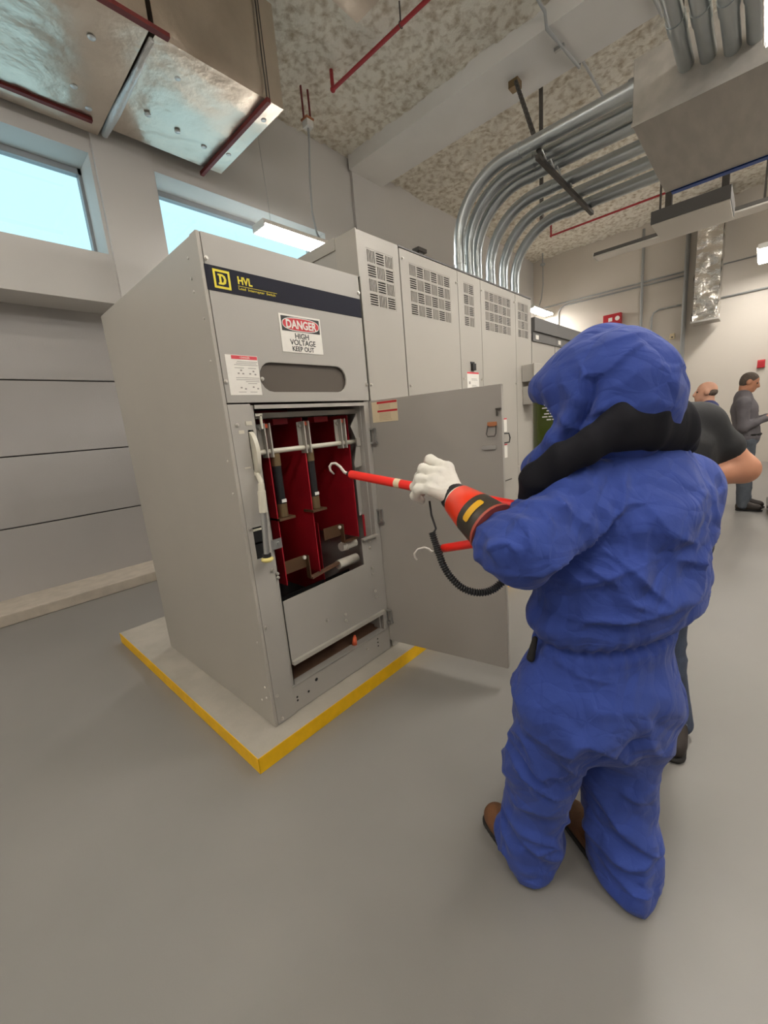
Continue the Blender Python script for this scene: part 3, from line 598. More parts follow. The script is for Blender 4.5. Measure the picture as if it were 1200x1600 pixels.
# red sprinkler pipes
def red_pipe(label, pts, r, drop):
    t = empty('sprinkler_pipe', pts[0], label, 'pipe', 'red sprinkler pipes')
    MB().tube(pts, r, 12).build('pipe', 'red_pipe', t, smooth=True, autosmooth=50)
    MB().tube([drop, pts[0]], r*1.0, 12).build('riser', 'red_pipe', t, smooth=True)
    MB().ball(pts[0], r*1.5, 12, 8).build('elbow', 'red_pipe', t, smooth=True)
    return t
red_pipe('red sprinkler pipe on the ceiling right of the foil duct', [(3.3, 2.43, 5.60), (3.3, -5.0, 5.60)], 0.022, (3.3, 2.43, 5.8))
red_pipe('thin red sprinkler pipe far below the ceiling near the end wall', [(9.7, 2.18, 5.5), (9.7, -5, 5.5)], 0.02, (9.7, 2.18, 5.8))
t = empty('pipe_support', (3.3, 1.35, 5.6), 'thin rod holding the red sprinkler pipe from the ceiling', 'rod')
MB().tube([(3.3, 1.35, 5.62), (3.3, 1.35, 5.8)], 0.008, 8).build('rod', 'dark_steel', t)
MB().tube(arc((3.3, 1.35, 5.6), 0.028, 0, 2*math.pi, (1,0,0), (0,0,1), 14), 0.005, 6).build('ring', 'dark_steel', t)
# thin conduits across the beam
for (x0, y0, x1, y1, lab_) in ((4.3, 0.30, 5.7, 0.22, 'thin grey conduit strapped over the beam beside the strut brace'), (4.3, -0.55, 6.0, -0.62, 'thin grey conduit strapped over the beam nearer the pull box')):
    t = empty('thin_conduit', (x0, y0, 5.58), lab_, 'conduit', 'thin conduits crossing the beam')
    MB().tube([(3.9, y0+0.02, 5.74), (4.45, y0, 5.7), (4.5, y0, 5.575), (5.32, y1, 5.575), (5.38, y1, 5.7), (x1+0.6, y1, 5.72)], 0.016, 10).build('pipe', 'cable_grey', t, smooth=True)
    MB().box(4.85, 4.89, y0-0.06, y0+0.05, 5.57, 5.60).build('pipe_strap', 'zinc', t)

# ------------------------------------------------------------------ light fixtures
def fixture(label, c, ax, length=1.2, kind='lens', skirt=0.0, group='fluorescent light fixtures', width=0.28, m='fixture_white'):
    """kind: lens = closed housing with a glowing lens, bare = added fill strip with open tubes, off = unlit"""
    t = empty('light_fixture', c, label, 'light fixture', group); M = Matrix.Translation(c) @ (Matrix.Identity(4) if ax == 'x' else Matrix.Rotation(math.pi/2, 4, 'Z'))
    h, w_ = length/2, width/2
    if kind == 'bare':
        part('housing', m, t, (-h, h, -0.03, 0.03, 0.03, 0.09), M=M)
        for s in (-1, 1):
            MB().tube([(-h+0.03, s*0.055, 0.02), (h-0.03, s*0.055, 0.02)], 0.017, 10).build('tube_lamp', 'tube_lit', t, smooth=True, autosmooth=50, M=M)
            for e in (-1, 1): part('lamp_holder', 'white_plastic', t, tuple(sorted((e*h, e*(h-0.03)))) + (s*0.055-0.02, s*0.055+0.02, 0.0, 0.05), M=M)
        return t
    b = MB(); prof = [(-w_, -skirt), (-w_*0.8, 0.06), (w_*0.8, 0.06), (w_, -skirt)] if not skirt else [(-w_, -skirt), (-w_, 0.03), (-w_*0.8, 0.06), (w_*0.8, 0.06), (w_, 0.03), (w_, -skirt), (w_-0.008, -skirt), (w_-0.008, 0.0), (-w_+0.008, 0.0), (-w_+0.008, -skirt)]
    vs = [(-h, y, z) for y, z in prof] + [(h, y, z) for y, z in prof]; n = len(prof)
    b.add(vs, [(k, (k+1) % n, n+(k+1) % n, n+k) for k in range(n)] + [tuple(range(n-1, -1, -1)), tuple(range(n, 2*n))])
    b.build('housing', m, t, M=M, fix=True)
    MB().box(-h+0.01, h-0.01, -w_+0.012, w_-0.012, -0.035, -0.001).build('lens' if kind == 'lens' else 'diffuser', 'lens_lit' if kind == 'lens' else 'fixture_white', t, M=M, bevel=0.01)
    for e in (-1, 1): part('end_cap', 'white_plastic', t, tuple(sorted((e*h, e*(h+0.012)))) + (-w_*0.9, w_*0.9, -0.03-skirt*0.6, 0.055), M=M)
    return t
f1 = fixture('lit fluorescent fixture hanging by the wall behind the switch cabinet', (2.98, 3.0, 4.06), 'x', 1.22)
MB().tube([(2.55, 3.0, 4.13), (2.55, 3.0, 4.35), (2.50, 3.0, 5.8)], 0.003, 6).build('hanger_wire', 'cable_grey', f1)
j = empty('ceiling_junction_box', (3.2, 2.85, 5.4), 'small white box on dark strut hangers above the lit fixture', 'junction box')
MB().box(3.16, 3.26, 2.80, 2.90, 5.36, 5.44).build('box_body', 'white_plastic', j, bevel=0.005)
MB().box(3.15, 3.27, 2.79, 2.91, 5.44, 5.46).build('box_plate', 'rust_plate', j)
MB().tube([(3.155, 2.85, 5.45), (3.155, 2.85, 5.8)], 0.013, 8).tube([(3.265, 2.85, 5.45), (3.265, 2.85, 5.8)], 0.013, 8).build('strut_hanger', 'red_iron', j)
MB().tube([(3.21, 2.85, 5.36), (3.21, 2.86, 5.2), (3.19, 2.90, 4.8), (3.21, 2.95, 4.45), (3.30, 3.0, 4.22), (3.38, 3.0, 4.13)], 0.013, 10).build('flexible_cable', 'cable_grey', j, smooth=True)
f2 = fixture('small bright fluorescent fixture far off above the dark topped switchboard', (11.05, 3.0, 4.26), 'x', 1.3)
MB().tube([(11.44, 3.05, 5.6), (11.40, 3.03, 5.0), (11.2, 3.0, 4.6), (11.0, 3.0, 4.33)], 0.014, 8).ball((11.44, 3.05, 5.52), 0.07, 10, 6, (1, 1, 0.6)).tube([(11.44, 3.05, 5.5), (11.44, 3.05, 5.8)], 0.02, 8).build('cable_drop', 'cable_grey', f2, smooth=True)
fixture('lit fluorescent fixture at the top photo edge beside the straight conduits', (2.50, -1.70, 3.72), 'x', 1.3, skirt=0.05)  # skirt added to keep its glow off the pull box
fixture('lit fluorescent fixture at the right photo edge near the end wall', (10.5, -1.57, 4.12), 'x', 1.2)
fill_strips = ((7.4, -2.7, 'level with the person in grey'), (1.2, -3.2, 'right of the photographer'), (-1.9, -2.6, 'behind the photographer, near row'), (-2.6, 1.2, 'left of the overhead door'), (-2.6, -0.6, 'left of the photographer'),
         (-1.9, -5.0, 'behind the photographer, far row'), (1.2, -5.0, 'right of the photographer, far row'), (4.3, -5.0, 'far row, past the pull box'), (7.4, -5.0, 'far row, level with the person in grey'), (10.5, -5.0, 'far row, by the end wall'))
for (x, y, w_) in fill_strips:  # invented lamps out of view, added to fill the room and ceiling with light
    fixture('bare fluorescent strip outside the photo, ' + w_, (x, y, 4.6), 'x', 1.3, kind='bare', group='bare strips outside the photo')
fA = fixture('long unlit strip light hung along the end wall', (8.75, -0.55, 4.45), 'y', 3.0, kind='off', width=0.34, m='cabinet_dark')
MB().bar((8.75, -0.1, 4.5), (8.75, -0.1, 5.8), 0.03, 0.03, (1,0,0)).bar((8.75, -1.5, 4.5), (8.75, -1.5, 5.8), 0.03, 0.03, (1,0,0)).build('hanger_rod', 'dark_steel', fA)
fB = empty('hung_box', (7.1, -0.75, 4.0), 'shallow grey hung box in front of the unlit strip light', 'box')
part('box_body', 'cabinet_dark', fB, (6.58, 7.36, -1.23, -0.36, 4.0, 4.16), bevel=0.005)
part('box_bottom', 'fixture_white', fB, (6.60, 7.34, -1.22, -0.37, 3.985, 4.0))
MB().box(6.9, 6.98, -0.55, -0.47, 4.16, 5.8).box(6.9, 6.98, -1.18, -1.10, 4.16, 5.8).build('hanger', 'dark_steel', fB)

# ------------------------------------------------------------------ end wall fittings
def wall_pipe(label, pts, r=0.018):
    t = empty('wall_conduit', pts[0], label, 'conduit', 'surface conduits on the end wall')
    MB().tube(pts, r, 8).build('pipe', 'cable_grey', t, smooth=True)
    for k in range(2):
        p = V3(pts[0]).lerp(V3(pts[1]), 0.3+0.4*k); MB().box(p.x-0.02, XE, p.y-0.035, p.y+0.035, p.z-0.015, p.z+0.015).build('pipe_strap', 'zinc', t)
X_ = XE-0.03
wall_pipe('vertical conduit on the end wall above the red alarm unit', [(X_, 0.745, 5.7), (X_, 0.72, 2.2)], 0.03)
wall_pipe('vertical conduit on the end wall beside the foil duct', [(X_, -0.15, 5.7), (X_, -0.17, 1.0)], 0.045)
wall_pipe('upper horizontal conduit of the pair across the end wall', [(X_, 3.3, 4.50), (X_, -0.19, 4.50)], 0.02)
wall_pipe('lower horizontal conduit of the pair bending down at its far end', [(X_, -0.19, 4.41), (X_, 2.6, 4.43), (X_, 2.72, 4.38), (X_, 2.78, 4.26), (X_, 2.78, 3.6)], 0.02)
wall_pipe('short conduit bending down beside the red alarm unit', [(X_, -0.10, 3.78), (X_, 0.35, 3.78), (X_, 0.46, 3.73), (X_, 0.50, 3.62), (X_, 0.50, 3.0)], 0.02)
wall_pipe('thin horizontal conduit right of the foil duct', [(X_, -0.75, 3.74), (X_, -6.0, 3.80)], 0.02)
wall_pipe('thin upper horizontal conduit right of the foil duct', [(X_, -0.75, 4.44), (X_, -6.0, 4.48)], 0.015)
t = empty('fire_alarm_unit', (XE, 1.37, 3.6), 'red fire alarm unit with white symbols above the blue hood', 'alarm')
part('alarm_body', 'alarm_red', t, (XE-0.16, XE, 1.16, 1.58, 3.64, 3.90), bevel=0.01)
part('alarm_marks', 'white_plastic', t, (XE-0.165, XE-0.16, 1.36, 1.45, 3.72, 3.81), (XE-0.165, XE-0.16, 1.46, 1.54, 3.68, 3.70))
MB().tube([(XE-0.16, 1.24, 3.77), (XE-0.167, 1.24, 3.77)], 0.055, 14).build('alarm_strobe', 'white_plastic', t)
t = empty('pull_station', (XE, -1.61, 2.1), 'small red pull station on the wall above the man in grey', 'alarm')
part('station_body', 'alarm_red', t, (XE-0.06, XE, -1.69, -1.56, 2.10, 2.27), bevel=0.008)
part('station_cap', 'sign_pink', t, (XE-0.065, XE-0.06, -1.68, -1.57, 2.24, 2.262))
t = empty('wall_sensor', (XE, 0.35, 3.1), 'small cream sensor on the end wall right of the hood', 'sensor')
part('sensor_body', 'paper_tan', t, (XE-0.05, XE, -0.0, 0.1, 3.03, 3.16), bevel=0.008)
part('sensor_lens', 'cabinet_dark', t, (XE-0.055, XE-0.05, 0.03, 0.07, 3.06, 3.09))
# ================================================================== implicit surfaces for people, gloves and cloth
def rc(a, b, ra, rb, ax=None, k=1.0): return ('c', np.array(a, float), np.array(b, float), ra, rb, None if ax is None else np.array(ax, float), k)
def el(c, r, axes=None): return ('e', np.array(c, float), np.array(r, float), np.eye(3) if axes is None else np.array(axes, float))
def d_prim(p, q):
    if q[0] == 'c':
        _, a, b, ra, rb, ax, k = q; v = p - a; ab = b - a
        if ax is not None:
            v = v - np.outer((v @ ax)*(1-1/k), ax); ab = ab - ax*((ab @ ax)*(1-1/k))
        t = np.clip((v @ ab)/max(ab @ ab, 1e-9), 0, 1); return np.linalg.norm(v - t[:, None]*ab, axis=1) - (ra + (rb-ra)*t)
    _, c, r, A = q; v = (p - c) @ A.T; k0 = np.linalg.norm(v/r, axis=1); k1 = np.linalg.norm(v/(r*r), axis=1)
    return k0*(k0-1)/np.maximum(k1, 1e-6)
def sdf(p, prims, k, cut=None):
    d = None
    for q in prims:
        e = d_prim(p, q)
        if d is None: d = e
        else:
            h = np.clip(0.5+0.5*(e-d)/k, 0, 1); d = e*(1-h) + d*h - k*h*(1-h)
    if cut is not None:
        for (c0, n) in cut:
            e = (p - np.array(c0)) @ np.array(n); h = np.clip(0.5-0.5*(e-d)/0.014, 0, 1); d = e*(1-h) + d*h + 0.014*h*(1-h)
    return d
def sdf_mesh(name, prims, m, parent=None, k=0.04, h=0.012, cut=None, disp=None, label=None, thick=None):
    lo = np.full(3, 1e9); hi = -lo
    for q in prims:
        if q[0] == 'c':
            R_ = max(q[3], q[4])*max(q[6], 1)
            for c in (q[1], q[2]): lo = np.minimum(lo, c-R_); hi = np.maximum(hi, c+R_)
        else: R_ = q[2].max(); lo = np.minimum(lo, q[1]-R_); hi = np.maximum(hi, q[1]+R_)
    lo -= 0.03 + k*0.5; hi += 0.03 + k*0.5; H = h*4
    nc = np.ceil((hi-lo)/H).astype(int)+1; f = lambda p: sdf(p, prims, k, cut)
    cx = [lo[i] + H*np.arange(nc[i]) for i in range(3)]
    G = np.stack(np.meshgrid(*cx, indexing='ij'), -1).reshape(-1, 3); C = f(G).reshape(nc)
    n = (nc-1)*4+1
    near = np.abs(C) < H*2.2
    FV = np.repeat(np.repeat(np.repeat(C, 4, 0), 4, 1), 4, 2); FM = np.repeat(np.repeat(np.repeat(near, 4, 0), 4, 1), 4, 2)
    sh = [slice(0, n[i]) for i in range(3)]; pad = 2
    FV = np.roll(FV, (pad, pad, pad), (0, 1, 2)) if False else FV
    FV = FV[sh[0], sh[1], sh[2]].copy(); FM = FM[sh[0], sh[1], sh[2]]
    ix = np.argwhere(FM)
    FV[FM] = f(lo + ix*h)
    s = FV < 0
    cnt = np.zeros(n-1, int); pos = np.zeros(tuple(n-1)+(3,)); num = np.zeros(n-1)
    sl = lambda o: tuple(slice(o[i], n[i]-1+o[i]) for i in range(3))
    cor = [(i, j, l) for i in (0, 1) for j in (0, 1) for l in (0, 1)]
    for c0 in cor:
        for ax in range(3):
            if c0[ax] == 1: continue
            c1 = list(c0); c1[ax] = 1; c1 = tuple(c1)
            a, b = FV[sl(c0)], FV[sl(c1)]; cr = (a < 0) != (b < 0)
            t = np.where(cr, a/np.where(cr, a-b, 1), 0)
            for i in range(3): pos[..., i] += np.where(cr, c0[i] + (t if i == ax else 0), 0)
            num += cr
    act = num > 0; vid = np.full(n-1, -1); vid[act] = np.arange(act.sum())
    base = np.argwhere(act); Vt = lo + (base + pos[act]/num[act][:, None])*h
    F = []
    for ax in range(3):
        o = [0, 0, 0]; o[ax] = 1
        a = s[tuple(slice(0, n[i]-(1 if i == ax else 0)) for i in range(3))]; b = s[tuple(slice(o[i], n[i]) for i in range(3))]
        e = np.argwhere(a != b); u, v = (ax+1) % 3, (ax+2) % 3
        ok = (e[:, u] > 0) & (e[:, v] > 0) & (e[:, u] < n[u]-1) & (e[:, v] < n[v]-1); e = e[ok]
        if len(e) == 0: continue
        fl = a[tuple(e.T)]
        q = []
        for du, dv in ((-1, -1), (0, -1), (0, 0), (-1, 0)):
            w = e.copy(); w[:, u] += du; w[:, v] += dv; q.append(vid[tuple(w.T)])
        q = np.stack(q, 1); q[~fl] = q[~fl][:, ::-1]; F.append(q)
    F = np.concatenate(F); F = F[(F >= 0).all(1)]
    for _ in range(2):
        d = f(Vt); g = np.stack([f(Vt+e_) - f(Vt-e_) for e_ in np.eye(3)*h*0.5], 1)/h
        gn = np.linalg.norm(g, axis=1); Vt = Vt - (np.clip(d, -h, h)/np.maximum(gn, 0.3))[:, None]*g/np.maximum(gn, 1e-6)[:, None]
    N = g/np.maximum(gn, 1e-6)[:, None]
    if disp is not None: Vt = Vt + disp(Vt, N)[:, None]*N
    me = bpy.data.meshes.new(name); me.from_pydata(Vt.tolist(), [], F.tolist()); me.materials.append(MATS[m])
    me.polygons.foreach_set('use_smooth', [True]*len(me.polygons)); me.update()
    o = bpy.data.objects.new(name, me); COL.objects.link(o); attach(o, parent)
    if label: o['label'] = label
    return o
def unit(v): v = np.array(v, float); return v/np.linalg.norm(v)
def frame3(f):
    """rows: right, forward, up for a horizontal heading in degrees"""
    a = math.radians(f); F_ = np.array([math.cos(a), math.sin(a), 0]); return np.array([[F_[1], -F_[0], 0], F_, [0, 0, 1]])
def folds(P, d, sc_long, sc_cross, seed, warp=0.25, sharp=1.0):
    """ridged noise stretched along direction d: sharp crests, flat flanks"""
    d = unit(d); Q = P + warp*0.12*np.stack([pn(P*4, seed+1), pn(P*4, seed+2), pn(P*4, seed+3)], 1)
    al = Q @ d; rest = Q - np.outer(al, d); X = rest*sc_cross + np.outer(al, d)*sc_long
    v = np.clip(1 - np.abs(pn(X, seed))*2.4, 0, 1); m_ = np.clip(0.55 + 1.1*pn(P*3.3, seed+5), 0, 1)
    return v**1.3*m_
def voro(P, seed):
    """F2-F1 of scattered cell points: flat facets meeting in creases"""
    i = np.floor(P).astype(int); f1 = np.full(len(P), 9.0); f2 = f1.copy(); r_ = _grad*0.0
    tab = np.random.RandomState(seed).rand(256, 3)
    for dx in (-1, 0, 1):
        for dy in (-1, 0, 1):
            for dz in (-1, 0, 1):
                c = i + (dx, dy, dz); h = _perm[_perm[_perm[c[:,0] & 255] + (c[:,1] & 255)] + (c[:,2] & 255)]
                d = np.linalg.norm(c + tab[h] - P, axis=1); f2 = np.minimum(f2, np.maximum(f1, d)); f1 = np.minimum(f1, d)
    return f2 - f1
def crumple(P, d, sc_long, sc_cross, seed, warp=0.5):
    d = unit(d); Q = P + warp*0.12*np.stack([pn(P*4, seed+1), pn(P*4, seed+2), pn(P*4, seed+3)], 1)
    al = Q @ d; rest = Q - np.outer(al, d); return np.clip(voro(rest*sc_cross + np.outer(al, d)*sc_long, seed), 0, 0.8)
def creases(P, N, lines, view, w=0.007, w2=0.030):
    """hand placed cloth folds: each line is (points, height), steep on its lower side and easing out above, on the side facing view"""
    out = np.zeros(len(P)); vw = unit(view); front = np.clip(-(N @ vw)*2.5, 0, 1); Pf = P - np.outer(P @ vw, vw)
    for pts, hgt in lines:
        best = np.full(len(P), 9.0); side = np.zeros(len(P)); tt = np.zeros(len(P)); n = len(pts)-1
        for i in range(n):
            a = np.array(pts[i]); b = np.array(pts[i+1]); a = a - vw*(a @ vw); b = b - vw*(b @ vw); ab = b-a
            t = np.clip(((Pf-a) @ ab)/(ab @ ab), 0, 1); v = Pf-(a+t[:, None]*ab); d = np.linalg.norm(v, axis=1); m_ = d < best
            best = np.where(m_, d, best); side = np.where(m_, v[:, 2], side); tt = np.where(m_, (i+t)/n, tt)
        ww = np.where(side < 0, w, w2) if hgt > 0 else w2*0.7
        out += hgt*np.exp(-best/ww)*(0.25+0.75*np.sin(np.pi*np.clip(tt, 0.02, 0.98)))
    return out*front
# ================================================================== people
def cloth(name, rgb, scale, strength, dist=0.012, sheen=0.1):
    m = mat(name, rgb, 0.85, var=0.05, vscale=3, sheen=sheen, spec=0.3); t = m.node_tree; N = t.nodes.new; L = t.links.new
    tc = N('ShaderNodeTexCoord'); last = None
    wn = N('ShaderNodeTexNoise'); wn.inputs['Scale'].default_value = 5; wn.inputs['Detail'].default_value = 1; L(tc.outputs['Object'], wn.inputs['Vector'])
    wv = N('ShaderNodeVectorMath'); wv.operation = 'MULTIPLY_ADD'; wv.inputs[1].default_value = (0.16, 0.16, 0.16); L(wn.outputs['Color'], wv.inputs[0]); L(tc.outputs['Object'], wv.inputs[2])
    for rot, sc, st, wgt in (((0.3, 0.6, 0.2), scale, (1, 1, 0.45), 1.0), ((-0.5, -0.7, 0.9), scale*1.9, (1, 0.5, 1), 0.45)):
        mp = N('ShaderNodeMapping'); mp.inputs['Scale'].default_value = st; mp.inputs['Rotation'].default_value = rot; L(wv.outputs[0], mp.inputs[0])
        v = N('ShaderNodeTexVoronoi'); v.feature = 'DISTANCE_TO_EDGE'; v.inputs['Scale'].default_value = sc; L(mp.outputs[0], v.inputs['Vector'])
        mm = N('ShaderNodeMath'); mm.operation = 'MULTIPLY_ADD'; mm.inputs[1].default_value = wgt; L(v.outputs['Distance'], mm.inputs[0])
        if last is None: mm.inputs[2].default_value = 0
        else: L(last.outputs[0], mm.inputs[2])
        last = mm
    n2 = N('ShaderNodeTexNoise'); n2.inputs['Scale'].default_value = 45; n2.inputs['Detail'].default_value = 3; L(tc.outputs['Object'], n2.inputs['Vector'])
    ad = N('ShaderNodeMath'); ad.operation = 'MULTIPLY_ADD'; ad.inputs[1].default_value = 0.05; L(n2.outputs[0], ad.inputs[0]); L(last.outputs[0], ad.inputs[2])
    b = N('ShaderNodeBump'); b.inputs['Strength'].default_value = strength; b.inputs['Distance'].default_value = dist
    L(ad.outputs[0], b.inputs['Height']); L(b.outputs[0], t.nodes['Principled BSDF'].inputs['Normal']); return m
cloth('suit_blue', (50, 71, 147), 8.0, 0.9, 0.022)
cloth('shroud_black', (16, 16, 24), 6.0, 0.4, sheen=0.0)
mat('boot_brown', (104, 68, 40), 0.6, var=0.25, vscale=14, bump=0.2, bscale=60)
mat('boot_dark', (46, 38, 34), 0.7, var=0.2, vscale=12)
mat('sole_black', (30, 28, 27), 0.8)
mat('leather_white', (226, 222, 212), 0.6, bump=0.12, bscale=70)
mat('cuff_orange', (246, 62, 28), 0.35, coat=0.3)
mat('glove_rubber', (58, 52, 44), 0.45)
mat('glove_rim', (170, 78, 62), 0.5)
mat('label_gold', (222, 168, 30), 0.5)
mat('stick_orange', (248, 44, 34), 0.35)
mat('hook_metal', (206, 200, 192), 0.35, metal=0.4)
mat('skin', (196, 138, 108), 0.55, var=0.06, vscale=14)
mat('skin_pink', (206, 156, 130), 0.55, var=0.06, vscale=14)
mat('hair_grey', (92, 80, 70), 0.8, var=0.2, vscale=60, bump=0.3, bscale=120)
mat('shirt_black', (34, 34, 36), 0.8, bump=0.15, bscale=14)
mat('shirt_grey', (104, 100, 104), 0.8, bump=0.15, bscale=16)
mat('shirt_navy', (44, 52, 100), 0.8, bump=0.15, bscale=16)
mat('jeans_blue', (62, 72, 92), 0.8, var=0.2, vscale=8, bump=0.2, bscale=30)
mat('jeans_grey', (84, 90, 98), 0.8, var=0.2, vscale=8, bump=0.2, bscale=30)
mat('eye_dark', (40, 34, 30), 0.4)

# ---------------------------------------------------------------- worker in the blue arc flash suit
A3 = frame3(60); R3, F3, U3 = A3
ppe = empty('person', (0.2960, -1.3360, 0.0000), 'person in a blue hooded arc flash suit reaching out with a red stick', 'person')
j = dict(neck=(0.4932, -1.4842, 1.4073), chest=(0.4601, -1.4726, 1.2322), mid=(0.4260, -1.4507, 1.0390), waist=(0.3861, -1.4219, 0.8966), hip=(0.3584, -1.4137, 0.6805),
         shL=(0.2853, -1.3573, 1.2939), elL=(0.0880, -1.2977, 1.1922), cuL=(0.0956, -1.2333, 1.2096), wrL=(0.1633, -1.0602, 1.3042),
         shR=(0.6476, -1.5679, 1.2809), elR=(0.6408, -1.5655, 1.0207), wrR=(0.4332, -1.2846, 1.1679),
         hiL=(0.2566, -1.3471, 0.6902), knL=(0.2402, -1.2845, 0.3984), anL=(0.2393, -1.2422, 0.0944), hiR=(0.4508, -1.4886, 0.6108), knR=(0.4211, -1.4622, 0.3495), anR=(0.3863, -1.5038, 0.0436))
j = {k_: np.array(v) for k_, v in j.items()}
# hidden body, one continuous mesh
hc = np.array((0.4626, -1.4118, 1.5863))
body = [el(hc, (0.078, 0.098, 0.12), A3), el(hc+F3*0.09-U3*0.02, (0.018, 0.025, 0.02), A3), rc(hc-U3*0.08, j['neck'], 0.055, 0.06), rc(j['neck'], j['chest'], 0.08, 0.12, R3, 1.4), rc(j['chest'], j['waist'], 0.12, 0.115, R3, 1.35), rc(j['waist'], j['hip'], 0.12, 0.13, R3, 1.35),
        rc(j['chest']+U3*0.03, j['shL'], 0.07, 0.06), rc(j['chest']+U3*0.03, j['shR'], 0.07, 0.06), rc(j['shL'], j['elL'], 0.055, 0.043), rc(j['elL'], j['wrL'], 0.043, 0.03), rc(j['shR'], j['elR'], 0.055, 0.043), rc(j['elR'], j['wrR'], 0.043, 0.03),
        rc(j['hiL'], j['knL'], 0.095, 0.062), rc(j['knL'], j['anL'], 0.06, 0.045), rc(j['hiR'], j['knR'], 0.095, 0.062), rc(j['knR'], j['anR'], 0.06, 0.045)]
sdf_mesh('body', body, 'skin', ppe, k=0.04, h=0.016)
# coverall
suit = [rc(j['neck']-U3*0.015, j['chest'], 0.085, 0.150, R3, 1.5), rc(j['chest'], j['mid'], 0.158, 0.168, R3, 1.42), rc(j['mid'], j['waist']+U3*0.035, 0.168, 0.158, R3, 1.42),
        rc(j['waist'], j['hip'], 0.148, 0.172, R3, 1.45), rc(j['hip'], j['hip']-U3*0.05, 0.172, 0.165, R3, 1.45),
        rc(j['neck']-U3*0.05, j['shL'], 0.08, 0.088), rc(j['neck']-U3*0.05, j['shR'], 0.085, 0.088),
        rc(j['shL'], j['elL'], 0.094, 0.078), rc(j['elL'], j['cuL'], 0.080, 0.068),
        rc(j['shR'], j['elR'], 0.094, 0.075), rc(j['elR'], j['wrR'], 0.075, 0.055),
        rc(j['hiL'], j['knL'], 0.132, 0.098), rc(j['knL'], j['anL'], 0.098, 0.090), rc(j['anL'], (0.1980, -1.2700, 0.0000), 0.090, 0.070), rc(j['hiR'], j['knR'], 0.138, 0.106), rc(j['knR'], j['anR'], 0.106, 0.100), rc(j['anR'], (0.3350, -1.5290, -0.0000), 0.10, 0.074)]
VB = (0.93, 0.33, -0.15)
CR = [([(0.1558, -1.3261, 1.1403), (0.2378, -1.3933, 1.2061), (0.3371, -1.4763, 1.2802)], 0.020), ([(0.2770, -1.4471, 1.1664), (0.3139, -1.5102, 1.0887), (0.3511, -1.5698, 1.0231)], 0.014), ([(0.2293, -1.4083, 1.1273), (0.2786, -1.4754, 1.0793)], 0.012),
      ([(0.4350, -1.5523, 1.1285), (0.4948, -1.6266, 1.0936)], 0.012), ([(0.4312, -1.5270, 1.1980), (0.4847, -1.5965, 1.1567)], 0.010), ([(0.3654, -1.5086, 1.2731), (0.3857, -1.5522, 1.2010), (0.3792, -1.5716, 1.1150)], 0.008),
      ([(0.1639, -1.3605, 1.0558), (0.2426, -1.4340, 1.0892), (0.3357, -1.5193, 1.1345)], 0.012), ([(0.1628, -1.3779, 0.9952), (0.2574, -1.4797, 0.9917), (0.4439, -1.5971, 1.0130)], 0.014), ([(0.5986, -1.6023, 1.2902), (0.5939, -1.6319, 1.1771), (0.5591, -1.6167, 1.1058)], 0.010),
      ([(0.1689, -1.3501, 0.8631), (0.2041, -1.3996, 0.8241), (0.2792, -1.4879, 0.7963)], 0.006), ([(0.1367, -1.2996, 0.9163), (0.1118, -1.2944, 0.8469)], -0.018),
      ([(0.1182, -1.2427, 0.5501), (0.1739, -1.3191, 0.4936), (0.2373, -1.3831, 0.5052)], 0.016), ([(0.1005, -1.2394, 0.4991), (0.1483, -1.3090, 0.4377), (0.1955, -1.3731, 0.3922)], 0.014), ([(0.1169, -1.2380, 0.3167), (0.1790, -1.2959, 0.3436), (0.2364, -1.3655, 0.3157)], 0.010), ([(0.0917, -1.2371, 0.2317), (0.1427, -1.3091, 0.1738), (0.1832, -1.3506, 0.1789)], 0.012),
      ([(0.2505, -1.3976, 0.5035), (0.3394, -1.4717, 0.5710), (0.4390, -1.5515, 0.6569)], -0.018), ([(0.1108, -1.2783, 0.6519), (0.1725, -1.3580, 0.6060), (0.2563, -1.4389, 0.6332)], 0.010), ([(0.3045, -1.4312, 0.3378), (0.3448, -1.5071, 0.2299), (0.3909, -1.5768, 0.1624)], 0.014), ([(0.2634, -1.4361, 0.1788), (0.3256, -1.5140, 0.1401), (0.4005, -1.5873, 0.1612)], 0.012), ([(0.2665, -1.4551, 0.1271), (0.3222, -1.5354, 0.0584), (0.3723, -1.5875, 0.0622)], 0.012), ([(0.3564, -1.4727, 0.3824), (0.4048, -1.5356, 0.3454)], 0.010),
      ([(-0.0125, -1.2724, 1.2177), (0.0209, -1.3036, 1.2324), (0.0270, -1.3199, 1.2000)], 0.014), ([(0.0272, -1.2936, 1.2868), (0.0500, -1.3270, 1.2571), (0.0460, -1.3409, 1.1976)], 0.012), ([(0.0774, -1.3418, 1.3041), (0.0929, -1.3734, 1.2547)], 0.010), ([(0.1089, -1.3645, 1.3395), (0.1254, -1.3971, 1.2900)], 0.010), ([(-0.0143, -1.2623, 1.2448), (-0.0064, -1.2903, 1.1806)], 0.012)]
